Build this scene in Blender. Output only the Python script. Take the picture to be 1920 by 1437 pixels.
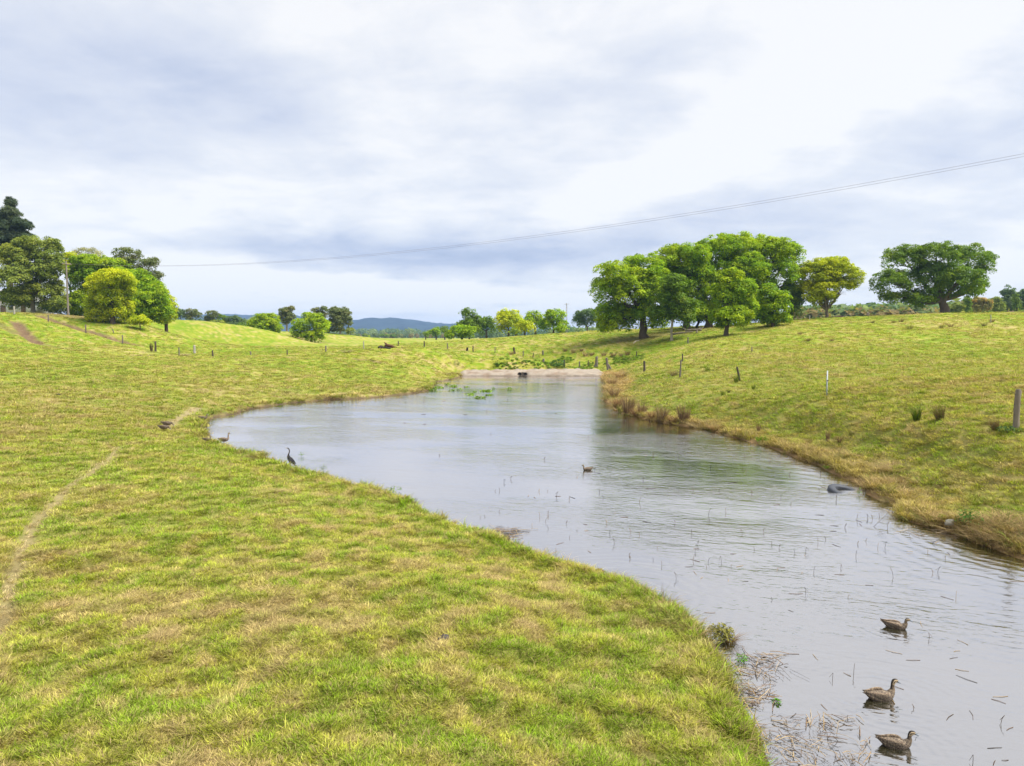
import bpy, math, random
import numpy as np
from mathutils import Vector, Matrix

for o in list(bpy.data.objects):
    bpy.data.objects.remove(o, do_unlink=True)
scene = bpy.context.scene
C = scene.collection

# ------------------------------------------------------------------ camera
FPX, CAM_H, PITCH = 1297.0, 4.7, math.radians(3.8)      # focal length in photo pixels (1920 wide)
cam_d = bpy.data.cameras.new('camera')
cam_d.sensor_fit = 'HORIZONTAL'
cam_d.sensor_width = 36.0
cam_d.lens = 36.0 * FPX / 1920.0
cam_d.clip_start, cam_d.clip_end = 0.1, 20000.0
cam = bpy.data.objects.new('camera', cam_d)
C.objects.link(cam)
cam.location = (0, 0, CAM_H)
cam.rotation_euler = (math.pi / 2 - PITCH, 0, 0)
scene.camera = cam

# ------------------------------------------------------------------ exposure
vs = scene.view_settings
vs.view_transform, vs.look, vs.gamma, vs.use_curve_mapping = 'Standard', 'None', 1.0, False
vs.exposure = 2.40
GAIN = 2.0 ** vs.exposure
cy = scene.cycles
cy.use_denoising = True
cy.max_bounces, cy.diffuse_bounces, cy.glossy_bounces = 7, 4, 3
cy.transmission_bounces, cy.transparent_max_bounces, cy.volume_bounces = 4, 4, 0
cy.caustics_reflective = cy.caustics_refractive = False
cy.sample_clamp_indirect = 4.0
scene.render.film_transparent = False

# ------------------------------------------------------------------ sun and sky
SUN_EL, SUN_AZ = math.radians(58), math.radians(105)      # azimuth from +Y towards +X
sun_d = bpy.data.lights.new('sun', 'SUN')
sun_d.energy, sun_d.angle, sun_d.color = 1.38, math.radians(36), (1.0, 0.96, 0.89)
sun = bpy.data.objects.new('sun', sun_d)
C.objects.link(sun)
sd_ = Vector((math.sin(SUN_AZ) * math.cos(SUN_EL), math.cos(SUN_AZ) * math.cos(SUN_EL), math.sin(SUN_EL)))
sun.rotation_euler = sd_.to_track_quat('Z', 'Y').to_euler()
sun.location = (0, 0, 60)


class NT:
    """small helper to write node trees"""
    def __init__(self, tree):
        self.t = tree
        self.n, self.l = tree.nodes, tree.links

    def node(self, typ, **kw):
        nd = self.n.new(typ)
        for k, v in kw.items():
            setattr(nd, k, v)
        return nd

    def put(self, sock, v):
        if v is None:
            return
        if isinstance(v, bpy.types.NodeSocket):
            self.l.new(v, sock)
        else:
            if sock.type == 'RGBA' and hasattr(v, '__len__') and len(v) == 3:
                v = (*v, 1.0)
            sock.default_value = v

    def m(self, op, a, b=None, c=None, clamp=False):
        nd = self.node('ShaderNodeMath', operation=op, use_clamp=clamp)
        for s, v in zip(nd.inputs, (a, b, c)):
            self.put(s, v)
        return nd.outputs[0]

    def vm(self, op, a, b=None, out=0, scale=None):
        nd = self.node('ShaderNodeVectorMath', operation=op)
        self.put(nd.inputs[0], a)
        if b is not None:
            self.put(nd.inputs[1], b)
        if scale is not None:
            self.put(nd.inputs['Scale'], scale)
        return nd.outputs[out]

    def xyz(self, x, y, z):
        nd = self.node('ShaderNodeCombineXYZ')
        for s, v in zip(nd.inputs, (x, y, z)):
            self.put(s, v)
        return nd.outputs[0]

    def sep(self, v):
        nd = self.node('ShaderNodeSeparateXYZ')
        self.put(nd.inputs[0], v)
        return nd.outputs

    def noise(self, vec, scale, detail=4, rough=0.55, dist=0.0, out='Fac'):
        nd = self.node('ShaderNodeTexNoise')
        self.put(nd.inputs['Vector'], vec)
        nd.inputs['Scale'].default_value = scale
        nd.inputs['Detail'].default_value = detail
        nd.inputs['Roughness'].default_value = rough
        nd.inputs['Distortion'].default_value = dist
        return nd.outputs[out]

    def ramp(self, fac, stops, interp='LINEAR'):
        nd = self.node('ShaderNodeValToRGB')
        nd.color_ramp.interpolation = interp
        e = nd.color_ramp.elements
        while len(e) < len(stops):
            e.new(0.5)
        for k, (p, col) in enumerate(stops):
            e[k].position = p
            e[k].color = (*col, 1) if len(col) == 3 else col
        self.put(nd.inputs[0], fac)
        return nd.outputs[0]

    def mix(self, fac, a, b, mode='MIX'):
        nd = self.node('ShaderNodeMix', data_type='RGBA', blend_type=mode)
        self.put(nd.inputs[0], fac)
        self.put(nd.inputs[6], a)
        self.put(nd.inputs[7], b)
        return nd.outputs[2]

    def smooth(self, v, lo, hi):
        nd = self.node('ShaderNodeMapRange', interpolation_type='SMOOTHSTEP')
        self.put(nd.inputs[0], v)
        nd.inputs[1].default_value, nd.inputs[2].default_value = lo, hi
        return nd.outputs[0]


world = bpy.data.worlds.new('World')
scene.world = world
world.use_nodes = True
world.node_tree.nodes.clear()
w = NT(world.node_tree)
dirv = w.vm('NORMALIZE', w.node('ShaderNodeTexCoord').outputs['Generated'])
dx, dy, dz = w.sep(dirv)
dzp = w.m('MAXIMUM', dz, 0.0)
den = w.m('ADD', dzp, 0.16)
pl = w.xyz(w.m('DIVIDE', dx, den), w.m('DIVIDE', dy, den), 0.0)
n_big = w.noise(pl, 0.85, 5, 0.55, 0.3)
n_mid = w.noise(w.vm('ADD', pl, (7.3, 2.1, 0)), 2.7, 8, 0.62, 0.3)
n_wisp = w.noise(w.vm('MULTIPLY', w.vm('ADD', pl, (1.3, 8.1, 0)), (0.45, 1.5, 1)), 2.0, 6, 0.6, 0.4)
az = w.m('ARCTAN2', dx, dy)
el = w.m('ARCSINE', dz)
wz = w.noise(w.xyz(az, w.m('MULTIPLY', el, 2.2), 3.7), 3.2, 4, 0.55)
we = w.noise(w.xyz(az, w.m('MULTIPLY', el, 2.2), 9.1), 3.6, 5, 0.55)
azw = w.m('ADD', az, w.m('MULTIPLY', w.m('SUBTRACT', wz, 0.5), 0.38))
elw = w.m('ADD', el, w.m('MULTIPLY', w.m('SUBTRACT', we, 0.5), 0.11))


def lobe(px, py, rx, ry, amp, rot=0.0):
    """a soft bank of cloud (amp<0 darker, >0 brighter) by its direction in the sky"""
    a0 = math.atan((px - 960) / FPX)
    e0 = math.atan((632 - py) / FPX * math.cos(a0))
    u = w.m('DIVIDE', w.m('SUBTRACT', azw, a0), rx / FPX)
    v = w.m('DIVIDE', w.m('SUBTRACT', elw, e0), ry / FPX)
    if rot:
        c_, s_ = math.cos(rot), math.sin(rot)
        u, v = (w.m('ADD', w.m('MULTIPLY', w.m('SUBTRACT', azw, a0), c_ * FPX / rx), w.m('MULTIPLY', w.m('SUBTRACT', elw, e0), s_ * FPX / rx)),
                w.m('ADD', w.m('MULTIPLY', w.m('SUBTRACT', azw, a0), -s_ * FPX / ry), w.m('MULTIPLY', w.m('SUBTRACT', elw, e0), c_ * FPX / ry)))
    q = w.m('ADD', w.m('MULTIPLY', u, u), w.m('MULTIPLY', v, v))
    return w.m('MULTIPLY', w.m('EXPONENT', w.m('MULTIPLY', q, -1.0)), amp)


cl = w.m('ADD', 0.90, w.m('MULTIPLY', w.m('SUBTRACT', n_big, 0.5), 0.55))
cl = w.m('ADD', cl, w.m('MULTIPLY', w.m('SUBTRACT', n_mid, 0.5), 0.85))
cl = w.m('ADD', cl, w.m('MULTIPLY', w.m('SUBTRACT', n_wisp, 0.5), 0.45))
for a in ((820, 462, 400, 36, -0.60), (640, 500, 170, 24, -0.24), (1130, 455, 190, 34, -0.26), (640, 535, 420, 20, 0.42),
          (450, 505, 170, 22, 0.20), (500, 330, 300, 70, 0.08), (1580, 130, 460, 140, 0.34, 0.55), (1330, 290, 260, 60, 0.30, 0.3),
          (1620, 350, 380, 70, -0.26, 0.25), (1150, 185, 130, 50, -0.28), (150, 160, 330, 120, -0.30), (1500, 420, 300, 30, -0.12), (520, 220, 250, 60, -0.2, -0.3), (330, 400, 260, 50, 0.12),
          (760, 60, 300, 60, 0.12), (1700, 480, 200, 30, -0.10), (1880, 500, 110, 40, 0.24), (1060, 540, 160, 30, -0.1)):
    cl = w.m('ADD', cl, lobe(*a))
cl = w.m('ADD', cl, w.m('MULTIPLY', w.smooth(el, 0.10, 0.0), 0.16))
cloud = w.ramp(cl, [(0.0, (0.36, 0.44, 0.62)), (0.3, (0.53, 0.60, 0.77)), (0.55, (0.69, 0.74, 0.86)), (0.8, (0.84, 0.87, 0.93)), (1.0, (1.0, 1.0, 1.0))])
sky = w.node('ShaderNodeTexSky', sky_type='NISHITA')
sky.sun_disc = False
sky.sun_elevation, sky.sun_rotation = SUN_EL, SUN_AZ
bg_sky = w.node('ShaderNodeBackground')
w.put(bg_sky.inputs[0], sky.outputs[0])
bg_sky.inputs[1].default_value = 0.05
bg_cl = w.node('ShaderNodeBackground')
w.put(bg_cl.inputs[0], cloud)
bg_cl.inputs[1].default_value = 1.0 / GAIN
mixs = w.node('ShaderNodeMixShader')
w.put(mixs.inputs[0], 0.93)
w.l.new(bg_sky.outputs[0], mixs.inputs[1])
w.l.new(bg_cl.outputs[0], mixs.inputs[2])
w.l.new(mixs.outputs[0], w.node('ShaderNodeOutputWorld').inputs[0])

# ------------------------------------------------------------------ helpers
RNG = np.random.default_rng(7)
random.seed(7)
CT, ST = math.cos(PITCH), math.sin(PITCH)


def ray(px, py):
    u, v = (px - 960) / FPX, (718.5 - py) / FPX
    return np.array([u, CT + v * ST, -ST + v * CT])


def at_y(px, py, Y):
    d = ray(px, py)
    return np.array([0, 0, CAM_H]) + d * (Y / d[1])


def at_z(px, py, Z):
    d = ray(px, py)
    return np.array([0, 0, CAM_H]) + d * ((Z - CAM_H) / d[2])


def smooth(lo, hi, x):
    t = np.clip((x - lo) / (hi - lo), 0, 1)
    return t * t * (3 - 2 * t)


def _hash(ix, iy, seed):
    h = (ix.astype(np.int64) * 374761393 + iy.astype(np.int64) * 668265263 + seed * 1442695041) & 0xffffffff
    h = ((h ^ (h >> 13)) * 1274126177) & 0xffffffff
    h = (h ^ (h >> 16)) & 0xffffffff
    return h


def noise2(x, y, seed=0):
    """gradient noise, about -0.7 .. 0.7"""
    ix, iy = np.floor(x), np.floor(y)
    fx, fy = x - ix, y - iy
    ux, uy = fx ** 3 * (fx * (fx * 6 - 15) + 10), fy ** 3 * (fy * (fy * 6 - 15) + 10)
    r = []
    for a in (0, 1):
        for b in (0, 1):
            an = _hash(ix + a, iy + b, seed) * (2 * math.pi / 4294967296.0)
            r.append(np.cos(an) * (fx - a) + np.sin(an) * (fy - b))
    return (r[0] * (1 - uy) + r[1] * uy) * (1 - ux) + (r[2] * (1 - uy) + r[3] * uy) * ux


def fbm(x, y, octv=4, seed=0, gain=0.5):
    s, a, f = 0.0, 1.0, 1.0
    for k in range(octv):
        s = s + a * noise2(x * f + 17.3 * k, y * f - 9.1 * k, seed + k)
        a *= gain
        f *= 2.03
    return s


def np_mesh(name, V, F, cols=None, smooth_=False):
    """V (n,3), F (m,k) arrays -> mesh; cols (n,3) colour per vertex"""
    V = np.asarray(V, np.float32)
    F = np.asarray(F, np.int32)
    me = bpy.data.meshes.new(name)
    me.vertices.add(len(V))
    me.vertices.foreach_set('co', V.ravel())
    m, k = F.shape
    me.loops.add(m * k)
    me.loops.foreach_set('vertex_index', F.ravel())
    me.polygons.add(m)
    me.polygons.foreach_set('loop_start', np.arange(0, m * k, k, dtype=np.int32))
    if smooth_:
        me.polygons.foreach_set('use_smooth', np.ones(m, bool))
    me.update(calc_edges=True)
    if cols is not None:
        ca = me.color_attributes.new('Col', 'FLOAT_COLOR', 'POINT')
        c4 = np.ones((len(V), 4), np.float32)
        c4[:, :3] = cols
        ca.data.foreach_set('color', c4.ravel())
    return me


def link(name, me, mat=None, parent=None, loc=None, label=None, cat=None, group=None, kind=None, rotz=None):
    o = bpy.data.objects.new(name, me)
    C.objects.link(o)
    if mat is not None and me is not None and len(me.materials) == 0:
        me.materials.append(mat)
    if parent is not None:
        o.parent = parent
    if loc is not None:
        o.location = loc
    if rotz is not None:
        o.rotation_euler = (0, 0, rotz)
    for k, v in (('label', label), ('category', cat), ('group', group), ('kind', kind)):
        if v:
            o[k] = v
    return o


class MB:
    """collects pieces of one mesh"""
    def __init__(self):
        self.V, self.F3, self.F4, self.Cc, self.n = [], [], [], [], 0

    def add(self, V, F, col=None):
        V = np.asarray(V, float)
        F = np.asarray(F, int)
        (self.F4 if F.shape[1] == 4 else self.F3).append(F + self.n)
        self.V.append(V)
        c = np.ones((len(V), 3)) * (0.5 if col is None else np.asarray(col))
        self.Cc.append(c)
        self.n += len(V)

    def tube(self, pts, radii, k=8, col=None, cap=True, jitter=0.0):
        pts = np.asarray(pts, float)
        n = len(pts)
        radii = np.broadcast_to(np.asarray(radii, float), (n,))
        T = np.gradient(pts, axis=0)
        T /= np.linalg.norm(T, axis=1)[:, None] + 1e-9
        ref = np.array([0.0, 0, 1]) if abs(T[0, 2]) < 0.9 else np.array([1.0, 0, 0])
        V = []
        for i in range(n):
            a = np.cross(T[i], ref)
            a /= np.linalg.norm(a) + 1e-9
            b = np.cross(T[i], a)
            ang = np.arange(k) * 2 * math.pi / k
            rr = radii[i] * (1 + jitter * (RNG.random(k) - 0.5) * 2)
            V.append(pts[i] + (np.cos(ang) * rr)[:, None] * a + (np.sin(ang) * rr)[:, None] * b)
        V = np.concatenate(V)
        F = []
        for i in range(n - 1):
            for j in range(k):
                F.append((i * k + j, i * k + (j + 1) % k, (i + 1) * k + (j + 1) % k, (i + 1) * k + j))
        self.add(V, F, col)
        if cap:
            for e, p in ((0, pts[0]), (n - 1, pts[-1])):
                ring = V[e * k:(e + 1) * k]
                VV = np.vstack([ring, p])
                self.add(VV, [(j, (j + 1) % k, k) for j in range(k)], col if np.ndim(col) < 2 else None)

    def box(self, c, s, col=None, rotz=0.0):
        c, s = np.asarray(c, float), np.asarray(s, float) / 2
        V = np.array([(x, y, z) for x in (-1, 1) for y in (-1, 1) for z in (-1, 1)]) * s
        if rotz:
            R = np.array([[math.cos(rotz), -math.sin(rotz), 0], [math.sin(rotz), math.cos(rotz), 0], [0, 0, 1]])
            V = V @ R.T
        self.add(V + c, [(0, 1, 3, 2), (4, 6, 7, 5), (0, 4, 5, 1), (2, 3, 7, 6), (0, 2, 6, 4), (1, 5, 7, 3)], col)

    def mesh(self, name, smooth_=False):
        V = np.concatenate(self.V)
        cols = np.concatenate(self.Cc)
        me = bpy.data.meshes.new(name)
        f4 = np.concatenate(self.F4) if self.F4 else np.zeros((0, 4), int)
        f3 = np.concatenate(self.F3) if self.F3 else np.zeros((0, 3), int)
        me.vertices.add(len(V))
        me.vertices.foreach_set('co', V.astype(np.float32).ravel())
        idx = np.concatenate([f4.ravel(), f3.ravel()]).astype(np.int32)
        me.loops.add(len(idx))
        me.loops.foreach_set('vertex_index', idx)
        st = np.concatenate([np.arange(len(f4)) * 4, len(f4) * 4 + np.arange(len(f3)) * 3]).astype(np.int32)
        me.polygons.add(len(st))
        me.polygons.foreach_set('loop_start', st)
        if smooth_:
            me.polygons.foreach_set('use_smooth', np.ones(len(st), bool))
        me.update(calc_edges=True)
        ca = me.color_attributes.new('Col', 'FLOAT_COLOR', 'POINT')
        c4 = np.ones((len(V), 4), np.float32)
        c4[:, :3] = cols
        ca.data.foreach_set('color', c4.ravel())
        return me


def new_mat(name):
    m = bpy.data.materials.new(name)
    m.use_nodes = True
    m.node_tree.nodes.clear()
    t = NT(m.node_tree)
    out = t.node('ShaderNodeOutputMaterial')
    return m, t, out


def attr_col(t, name='Col', kind='GEOMETRY'):
    nd = t.node('ShaderNodeAttribute', attribute_name=name, attribute_type=kind)
    return nd.outputs['Color']


def mat_plain(name, col=None, rough=0.8, nscale=8.0, var=0.35, bump=0.02, spec=0.25, stretch=(1, 1, 1)):
    """principled, colour (or vertex colour) broken up by noise, with fine relief"""
    m, t, out = new_mat(name)
    p = t.node('ShaderNodeBsdfPrincipled')
    pos = t.vm('MULTIPLY', t.node('ShaderNodeTexCoord').outputs['Object'], stretch)
    n = t.noise(pos, nscale, 6, 0.65)
    base = attr_col(t) if col is None else (*col, 1)
    f = t.m('ADD', 1.0 - var, t.m('MULTIPLY', n, 2 * var))
    t.put(p.inputs['Base Color'], t.mix(1.0, base, t.xyz(f, f, f), 'MULTIPLY'))
    p.inputs['Roughness'].default_value = rough
    p.inputs['Specular IOR Level'].default_value = spec
    if bump:
        b = t.node('ShaderNodeBump')
        b.inputs['Strength'].default_value = 0.8
        b.inputs['Distance'].default_value = bump
        t.put(b.inputs['Height'], n)
        t.l.new(b.outputs[0], p.inputs['Normal'])
    t.l.new(p.outputs[0], out.inputs[0])
    return m


def mat_leaf(name, trans=0.3, inst=False, gloss=0.0):
    """leaf or grass blade: diffuse with light coming through"""
    m, t, out = new_mat(name)
    col = attr_col(t)
    if inst:            # blade colour: red = brightness, green = share of dead straw
        sp = t.sep(col)
        col = t.mix(sp[1], attr_col(t, 'tint', 'INSTANCER'), (0.44, 0.335, 0.165, 1))
        col = t.mix(1.0, col, t.xyz(sp[0], sp[0], sp[0]), 'MULTIPLY')
    d = t.node('ShaderNodeBsdfDiffuse')
    tr = t.node('ShaderNodeBsdfTranslucent')
    t.put(d.inputs[0], col)
    t.put(tr.inputs[0], t.mix(1.0, col, (1.05, 1.1, 0.6, 1), 'MULTIPLY'))
    mx = t.node('ShaderNodeMixShader')
    mx.inputs[0].default_value = trans
    t.l.new(d.outputs[0], mx.inputs[1])
    t.l.new(tr.outputs[0], mx.inputs[2])
    last = mx.outputs[0]
    if gloss:
        g = t.node('ShaderNodeBsdfGlossy')
        g.inputs['Roughness'].default_value = 0.45
        m2 = t.node('ShaderNodeMixShader')
        m2.inputs[0].default_value = gloss
        t.l.new(last, m2.inputs[1])
        t.l.new(g.outputs[0], m2.inputs[2])
        last = m2.outputs[0]
    t.l.new(last, out.inputs[0])
    return m

# ------------------------------------------------------------------ pond outline and terrain
shore_px = [(1452, 1437), (1437, 1390), (1408, 1330), (1384, 1270), (1366, 1228), (1350, 1190), (1292, 1152), (1250, 1120), (1195, 1092), (1130, 1070),
            (1060, 1046), (1000, 1026), (935, 1008), (880, 990), (838, 968), (765, 932), (695, 916), (655, 903), (600, 888), (556, 874), (500, 857),
            (452, 842), (412, 832), (396, 815), (386, 800), (388, 786), (412, 776), (470, 763), (540, 753), (620, 746), (700, 743), (780, 734), (812, 726),
            (818, 714), (850, 709)]
DAM_Y = float(at_z(1000, 705.5, 0.0)[1])
right_px = [(1137, 722), (1131, 742), (1146, 762), (1178, 778), (1230, 790), (1280, 797), (1330, 807), (1380, 822), (1440, 842),
            (1500, 860), (1560, 884), (1600, 908), (1640, 935), (1700, 970), (1760, 995), (1820, 1020), (1880, 1040), (1925, 1058)]
pond = [at_z(a, b, 0.16)[:2] for a, b in shore_px] + [np.array([(px_ - 960) / FPX * DAM_Y, DAM_Y + 1.3]) for px_ in (866, 1131)] + [at_z(a, b, 0.02)[:2] for a, b in right_px]
pond += [np.array(p) for p in ((14.2, 11.0), (15.2, 6.0), (14.0, 0.0), (11.5, -7), (8.5, -12), (5.5, -12), (4.4, -6), (3.3, 0), (2.55, 4.2))]
# a finer outline with small wobbles
_p = np.array(pond)
_fine = []
for i in range(len(_p)):
    a, b = _p[i], _p[(i + 1) % len(_p)]
    L = np.linalg.norm(b - a)
    n = max(1, int(L / (0.4 if np.linalg.norm(a) < 24 else 0.9)))
    for k in range(n):
        q = a + (b - a) * k / n
        wv = min(0.40, 0.016 * np.linalg.norm(q) + 0.05)
        _fine.append(q + 0.17 * np.array([noise2(np.array([q[0] * 2.1]), np.array([q[1] * 2.1]), 5)[0], noise2(np.array([q[0] * 2.1]), np.array([q[1] * 2.1]), 6)[0]]) + wv * np.array([noise2(np.array([q[0] * .6]), np.array([q[1] * .6]), 3)[0], noise2(np.array([q[0] * .6]), np.array([q[1] * .6]), 4)[0]]) * 1.6)
POND = np.array(_fine)


def pond_sd(x, y):
    """signed distance to the pond outline, positive on land"""
    x = np.asarray(x, float)
    y = np.asarray(y, float)
    d2 = np.full(x.shape, 1e12)
    inside = np.zeros(x.shape, bool)
    m = len(POND)
    for i in range(m):
        ax, ay = POND[i]
        bx, by = POND[(i + 1) % m]
        ex, ey = bx - ax, by - ay
        t = np.clip(((x - ax) * ex + (y - ay) * ey) / (ex * ex + ey * ey + 1e-12), 0, 1)
        d2 = np.minimum(d2, (x - ax - t * ex) ** 2 + (y - ay - t * ey) ** 2)
        if ay != by:
            cross = ((ay > y) != (by > y)) & (x < (bx - ax) * (y - ay) / (by - ay) + ax)
            inside ^= cross
    d = np.sqrt(d2)
    return np.where(inside, -d, d)


ctrl = []
for a, b, Z in ((0, 1437, .6), (500, 1437, .55), (1000, 1437, .5), (1300, 1437, .36), (-400, 1437, .7), (0, 1000, .8), (400, 1000, .6), (700, 1000, .45),
                (0, 850, 1.0), (250, 850, .7), (0, 760, 1.4), (250, 740, 1.0), (500, 720, .9), (700, 715, .7), (820, 695, 1.0), (-300, 850, 1.3), (1000, 1150, .5)):
    ctrl.append(at_z(a, b, Z))
for a, b, Y in ((-300, 588, 100), (0, 588, 106), (60, 589, 109), (125, 592, 113), (200, 598, 114), (260, 606, 112), (0, 640, 84), (150, 640, 92), (250, 660, 84),
                (330, 667, 84), (400, 667, 85), (540, 666, 86), (610, 660, 88), (682, 655, 90), (745, 650, 92), (840, 655, 92), (930, 664, 91), (1000, 672, 91),
                (150, 612, 103), (300, 628, 105), (360, 645, 102), (420, 659, 98),
                (330, 600, 150), (400, 604, 150), (470, 613, 150), (540, 629, 148), (620, 647, 140), (500, 650, 116), (400, 655, 122), (330, 641, 124), (270, 622, 124), (450, 648, 128),
                (497, 631, 163), (530, 623, 176), (585, 643, 150), (640, 628, 180), (700, 640, 178), (660, 645, 150),
                (700, 646, 140), (800, 640, 150), (760, 637, 260), (900, 636, 145), (1000, 629, 138), (1080, 624, 128), (1080, 645, 108), (1150, 655, 100),
                (1208, 634, 104), (1259, 635, 98), (1362, 627, 93), (1448, 612, 97), (1550, 597, 112), (1660, 592, 114), (1772, 589, 115), (1920, 589, 111), (2100, 590, 106),
                (1330, 616, 112), (1300, 670, 68), (1450, 650, 70), (1650, 640, 70), (1920, 650, 62), (2150, 650, 60), (1920, 700, 39), (2150, 720, 36),
                (1904, 808, 20.5), (1551, 742, 33), (1208, 699, 60), (1274, 708, 52), (1386, 715, 46), (1290, 646, 76), (1720, 790, 24.5), (1650, 700, 44), (2100, 830, 19)):
    ctrl.append(at_y(a, b, Y))
ctrl += [at_z(a, b, 0.6) for a, b in ((880, 690), (960, 689), (1060, 689), (1130, 690))]
for x, y, z in ((-20, -10, .9), (-60, 0, 2.4), (-90, 40, 5), (20, -12, 1.2), (45, 5, 3), (60, 25, 5), (0, -40, 1.5), (-40, -60, 2), (60, -50, 3), (110, 60, 8), (150, 110, 7),
                (-130, 100, 9), (-110, 150, 7.5), (-80, 170, 7), (-60, 200, 5), (-150, 200, 5), (-90, 250, 3.6), (0, 230, 3.6), (20, 170, 4.6), (60, 165, 5.2), (110, 170, 6), (150, 200, 4.5), (80, 240, 3.8),
                (180, 40, 6), (-180, 60, 7), (-180, -80, 3), (180, -80, 4), (0, -180, 2), (0, 400, 3.6), (300, 250, 4), (-300, 250, 4), (300, 0, 5), (-300, 0, 5), (200, 400, 4), (-200, 400, 4)):
    ctrl.append(np.array([x, y, z], float))
for q in POND[::5]:
    ctrl.append(np.array([q[0], q[1], 0.22]))
ctrl = np.array(ctrl)


def _tps(r2):
    return r2 * np.log(r2 + 1e-9) * 0.5


_n = len(ctrl)
_d2 = (ctrl[:, None, 0] - ctrl[None, :, 0]) ** 2 + (ctrl[:, None, 1] - ctrl[None, :, 1]) ** 2
_A = np.zeros((_n + 3, _n + 3))
_A[:_n, :_n] = _tps(_d2) + np.eye(_n) * 6.0
_A[:_n, _n] = 1
_A[:_n, _n + 1:] = ctrl[:, :2]
_A[_n, :_n] = 1
_A[_n + 1:, :_n] = ctrl[:, :2].T
_w = np.linalg.solve(_A, np.concatenate([ctrl[:, 2], np.zeros(3)]))


def base_z(x, y):
    s = _w[_n] + _w[_n + 1] * x + _w[_n + 2] * y
    for i in range(_n):
        s = s + _w[i] * _tps((x - ctrl[i, 0]) ** 2 + (y - ctrl[i, 1]) ** 2)
    return s


def terrain(x, y, sd=None, fine=True):
    x = np.asarray(x, float)
    y = np.asarray(y, float)
    r = np.hypot(x, y)
    b = base_z(x, y)
    far = smooth(230, 420, r)
    b = b * (1 - far) + (3.6 + 0.9 * fbm(x / 400, y / 400, 2, 40)) * far
    if sd is None:
        sd = pond_sd(x, y)
    lip = 0.21 + 0.14 * noise2(x * 0.35, y * 0.35, 11) + 0.12 * noise2(x * 1.3, y * 1.3, 12)
    t = smooth(0.4, 3.6, sd)
    z = lip * smooth(0.0, 0.38, sd) * (1 - t) + np.maximum(b, 0.24) * t
    z = np.where(sd < 0, -0.03 - 0.9 * smooth(0, 2.6, -sd), z)
    if fine:
        land = smooth(0.05, 0.7, sd)
        z = z + land * (0.30 * fbm(x / 9.0, y / 9.0, 3, 21) * smooth(1.5, 9, sd) * (1 - smooth(120, 260, r)))
        z = z + land * (0.12 * fbm(x / 1.1, y / 1.1, 3, 25) * (1 - smooth(70, 130, r)))
        z = z + land * 0.11 * np.maximum(0, noise2(x * 2.6, y * 2.6, 63)) * (1 - smooth(30, 60, r))
    for (P, wd, dep, _k) in TRACKS:
        if len(P):
            z = z - dep * np.exp(-(poly_dist(x, y, P) / wd) ** 2)
    return z


def poly_dist(x, y, P):
    d2 = np.full(np.shape(x), 1e9)
    for (ax, ay), (bx, by) in zip(P[:-1], P[1:]):
        ex, ey = bx - ax, by - ay
        t = np.clip(((x - ax) * ex + (y - ay) * ey) / (ex * ex + ey * ey + 1e-12), 0, 1)
        d2 = np.minimum(d2, (x - ax - t * ex) ** 2 + (y - ay - t * ey) ** 2)
    return np.sqrt(d2)


TRACKS = []


def hit(px, py, far=420.0):
    """where the line of sight through a photo pixel meets the ground"""
    d = ray(px, py)
    ys = np.concatenate([np.linspace(2.5, 60, 700), np.linspace(60.1, far, 1400)])
    P = np.array([0, 0, CAM_H])[None] + d[None] * (ys / d[1])[:, None]
    z = terrain(P[:, 0], P[:, 1])
    below = np.nonzero(P[:, 2] <= np.maximum(z, 0.0))[0]
    i = below[0] if len(below) else np.argmin(P[:, 2] - z)
    return np.array([P[i, 0], P[i, 1], max(z[i], 0.0)])


def ground_at(x, y):
    return float(terrain(np.array([x]), np.array([y]))[0])


_tr = []
for pts, wd, dep, k in (([(222, 838), (212, 855), (175, 885), (150, 902), (110, 935), (78, 965), (55, 1000), (38, 1040), (22, 1090), (10, 1140), (-10, 1190)], 0.12, 0.06, 0.85),
                        ([(368, 765), (345, 778), (322, 792), (306, 806)], 0.26, 0.05, 0.9),
                        ([(30, 603), (38, 615), (50, 628), (72, 642)], 0.7, 0.35, 1.0),
                        ([(72, 642), (95, 650), (150, 658)], 0.45, 0.12, 0.45),
                        ([(72, 592), (120, 607), (170, 622), (210, 634), (262, 648)], 0.55, 0.25, 0.95),
                        ([(0, 608), (14, 617), (26, 626)], 0.5, 0.12, 0.6),
                        ([(670, 674), (690, 676), (712, 681)], 0.5, 0.12, 0.7)):
    _tr.append(([tuple(hit(*p)[:2]) for p in pts], wd, dep, k))
TRACKS = _tr

GREEN, YGREEN, STRAW = np.array([.140, .220, .010]), np.array([.255, .268, .030]), np.array([.365, .295, .120])
DIRT, MUD, BROWN = np.array([.34, .26, .17]), np.array([.095, .070, .045]), np.array([.15, .098, .056])
bare_spots = [(*at_y(270, 614, 116)[:2], 9, .8), (*at_y(540, 632, 165)[:2], 9, .8), (*at_y(300, 616, 116)[:2], 8, .7), (*at_y(1200, 634, 104)[:2], 6.5, .55),
              (*at_y(1290, 622, 106)[:2], 9, .35), (*at_y(565, 640, 156)[:2], 8, .75), (*at_y(100, 593, 112)[:2], 8, .45), (*at_y(170, 597, 113)[:2], 7, .45)]


def straw_amt(x, y):
    a = 0.85 * fbm(x / 0.55, y / 0.55, 3, 51) + 0.50 * fbm(x / 2.2, y / 2.2, 3, 55) + 0.40 * fbm(x / 15.0, y / 15.0, 2, 58)
    return a - 0.06


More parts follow.
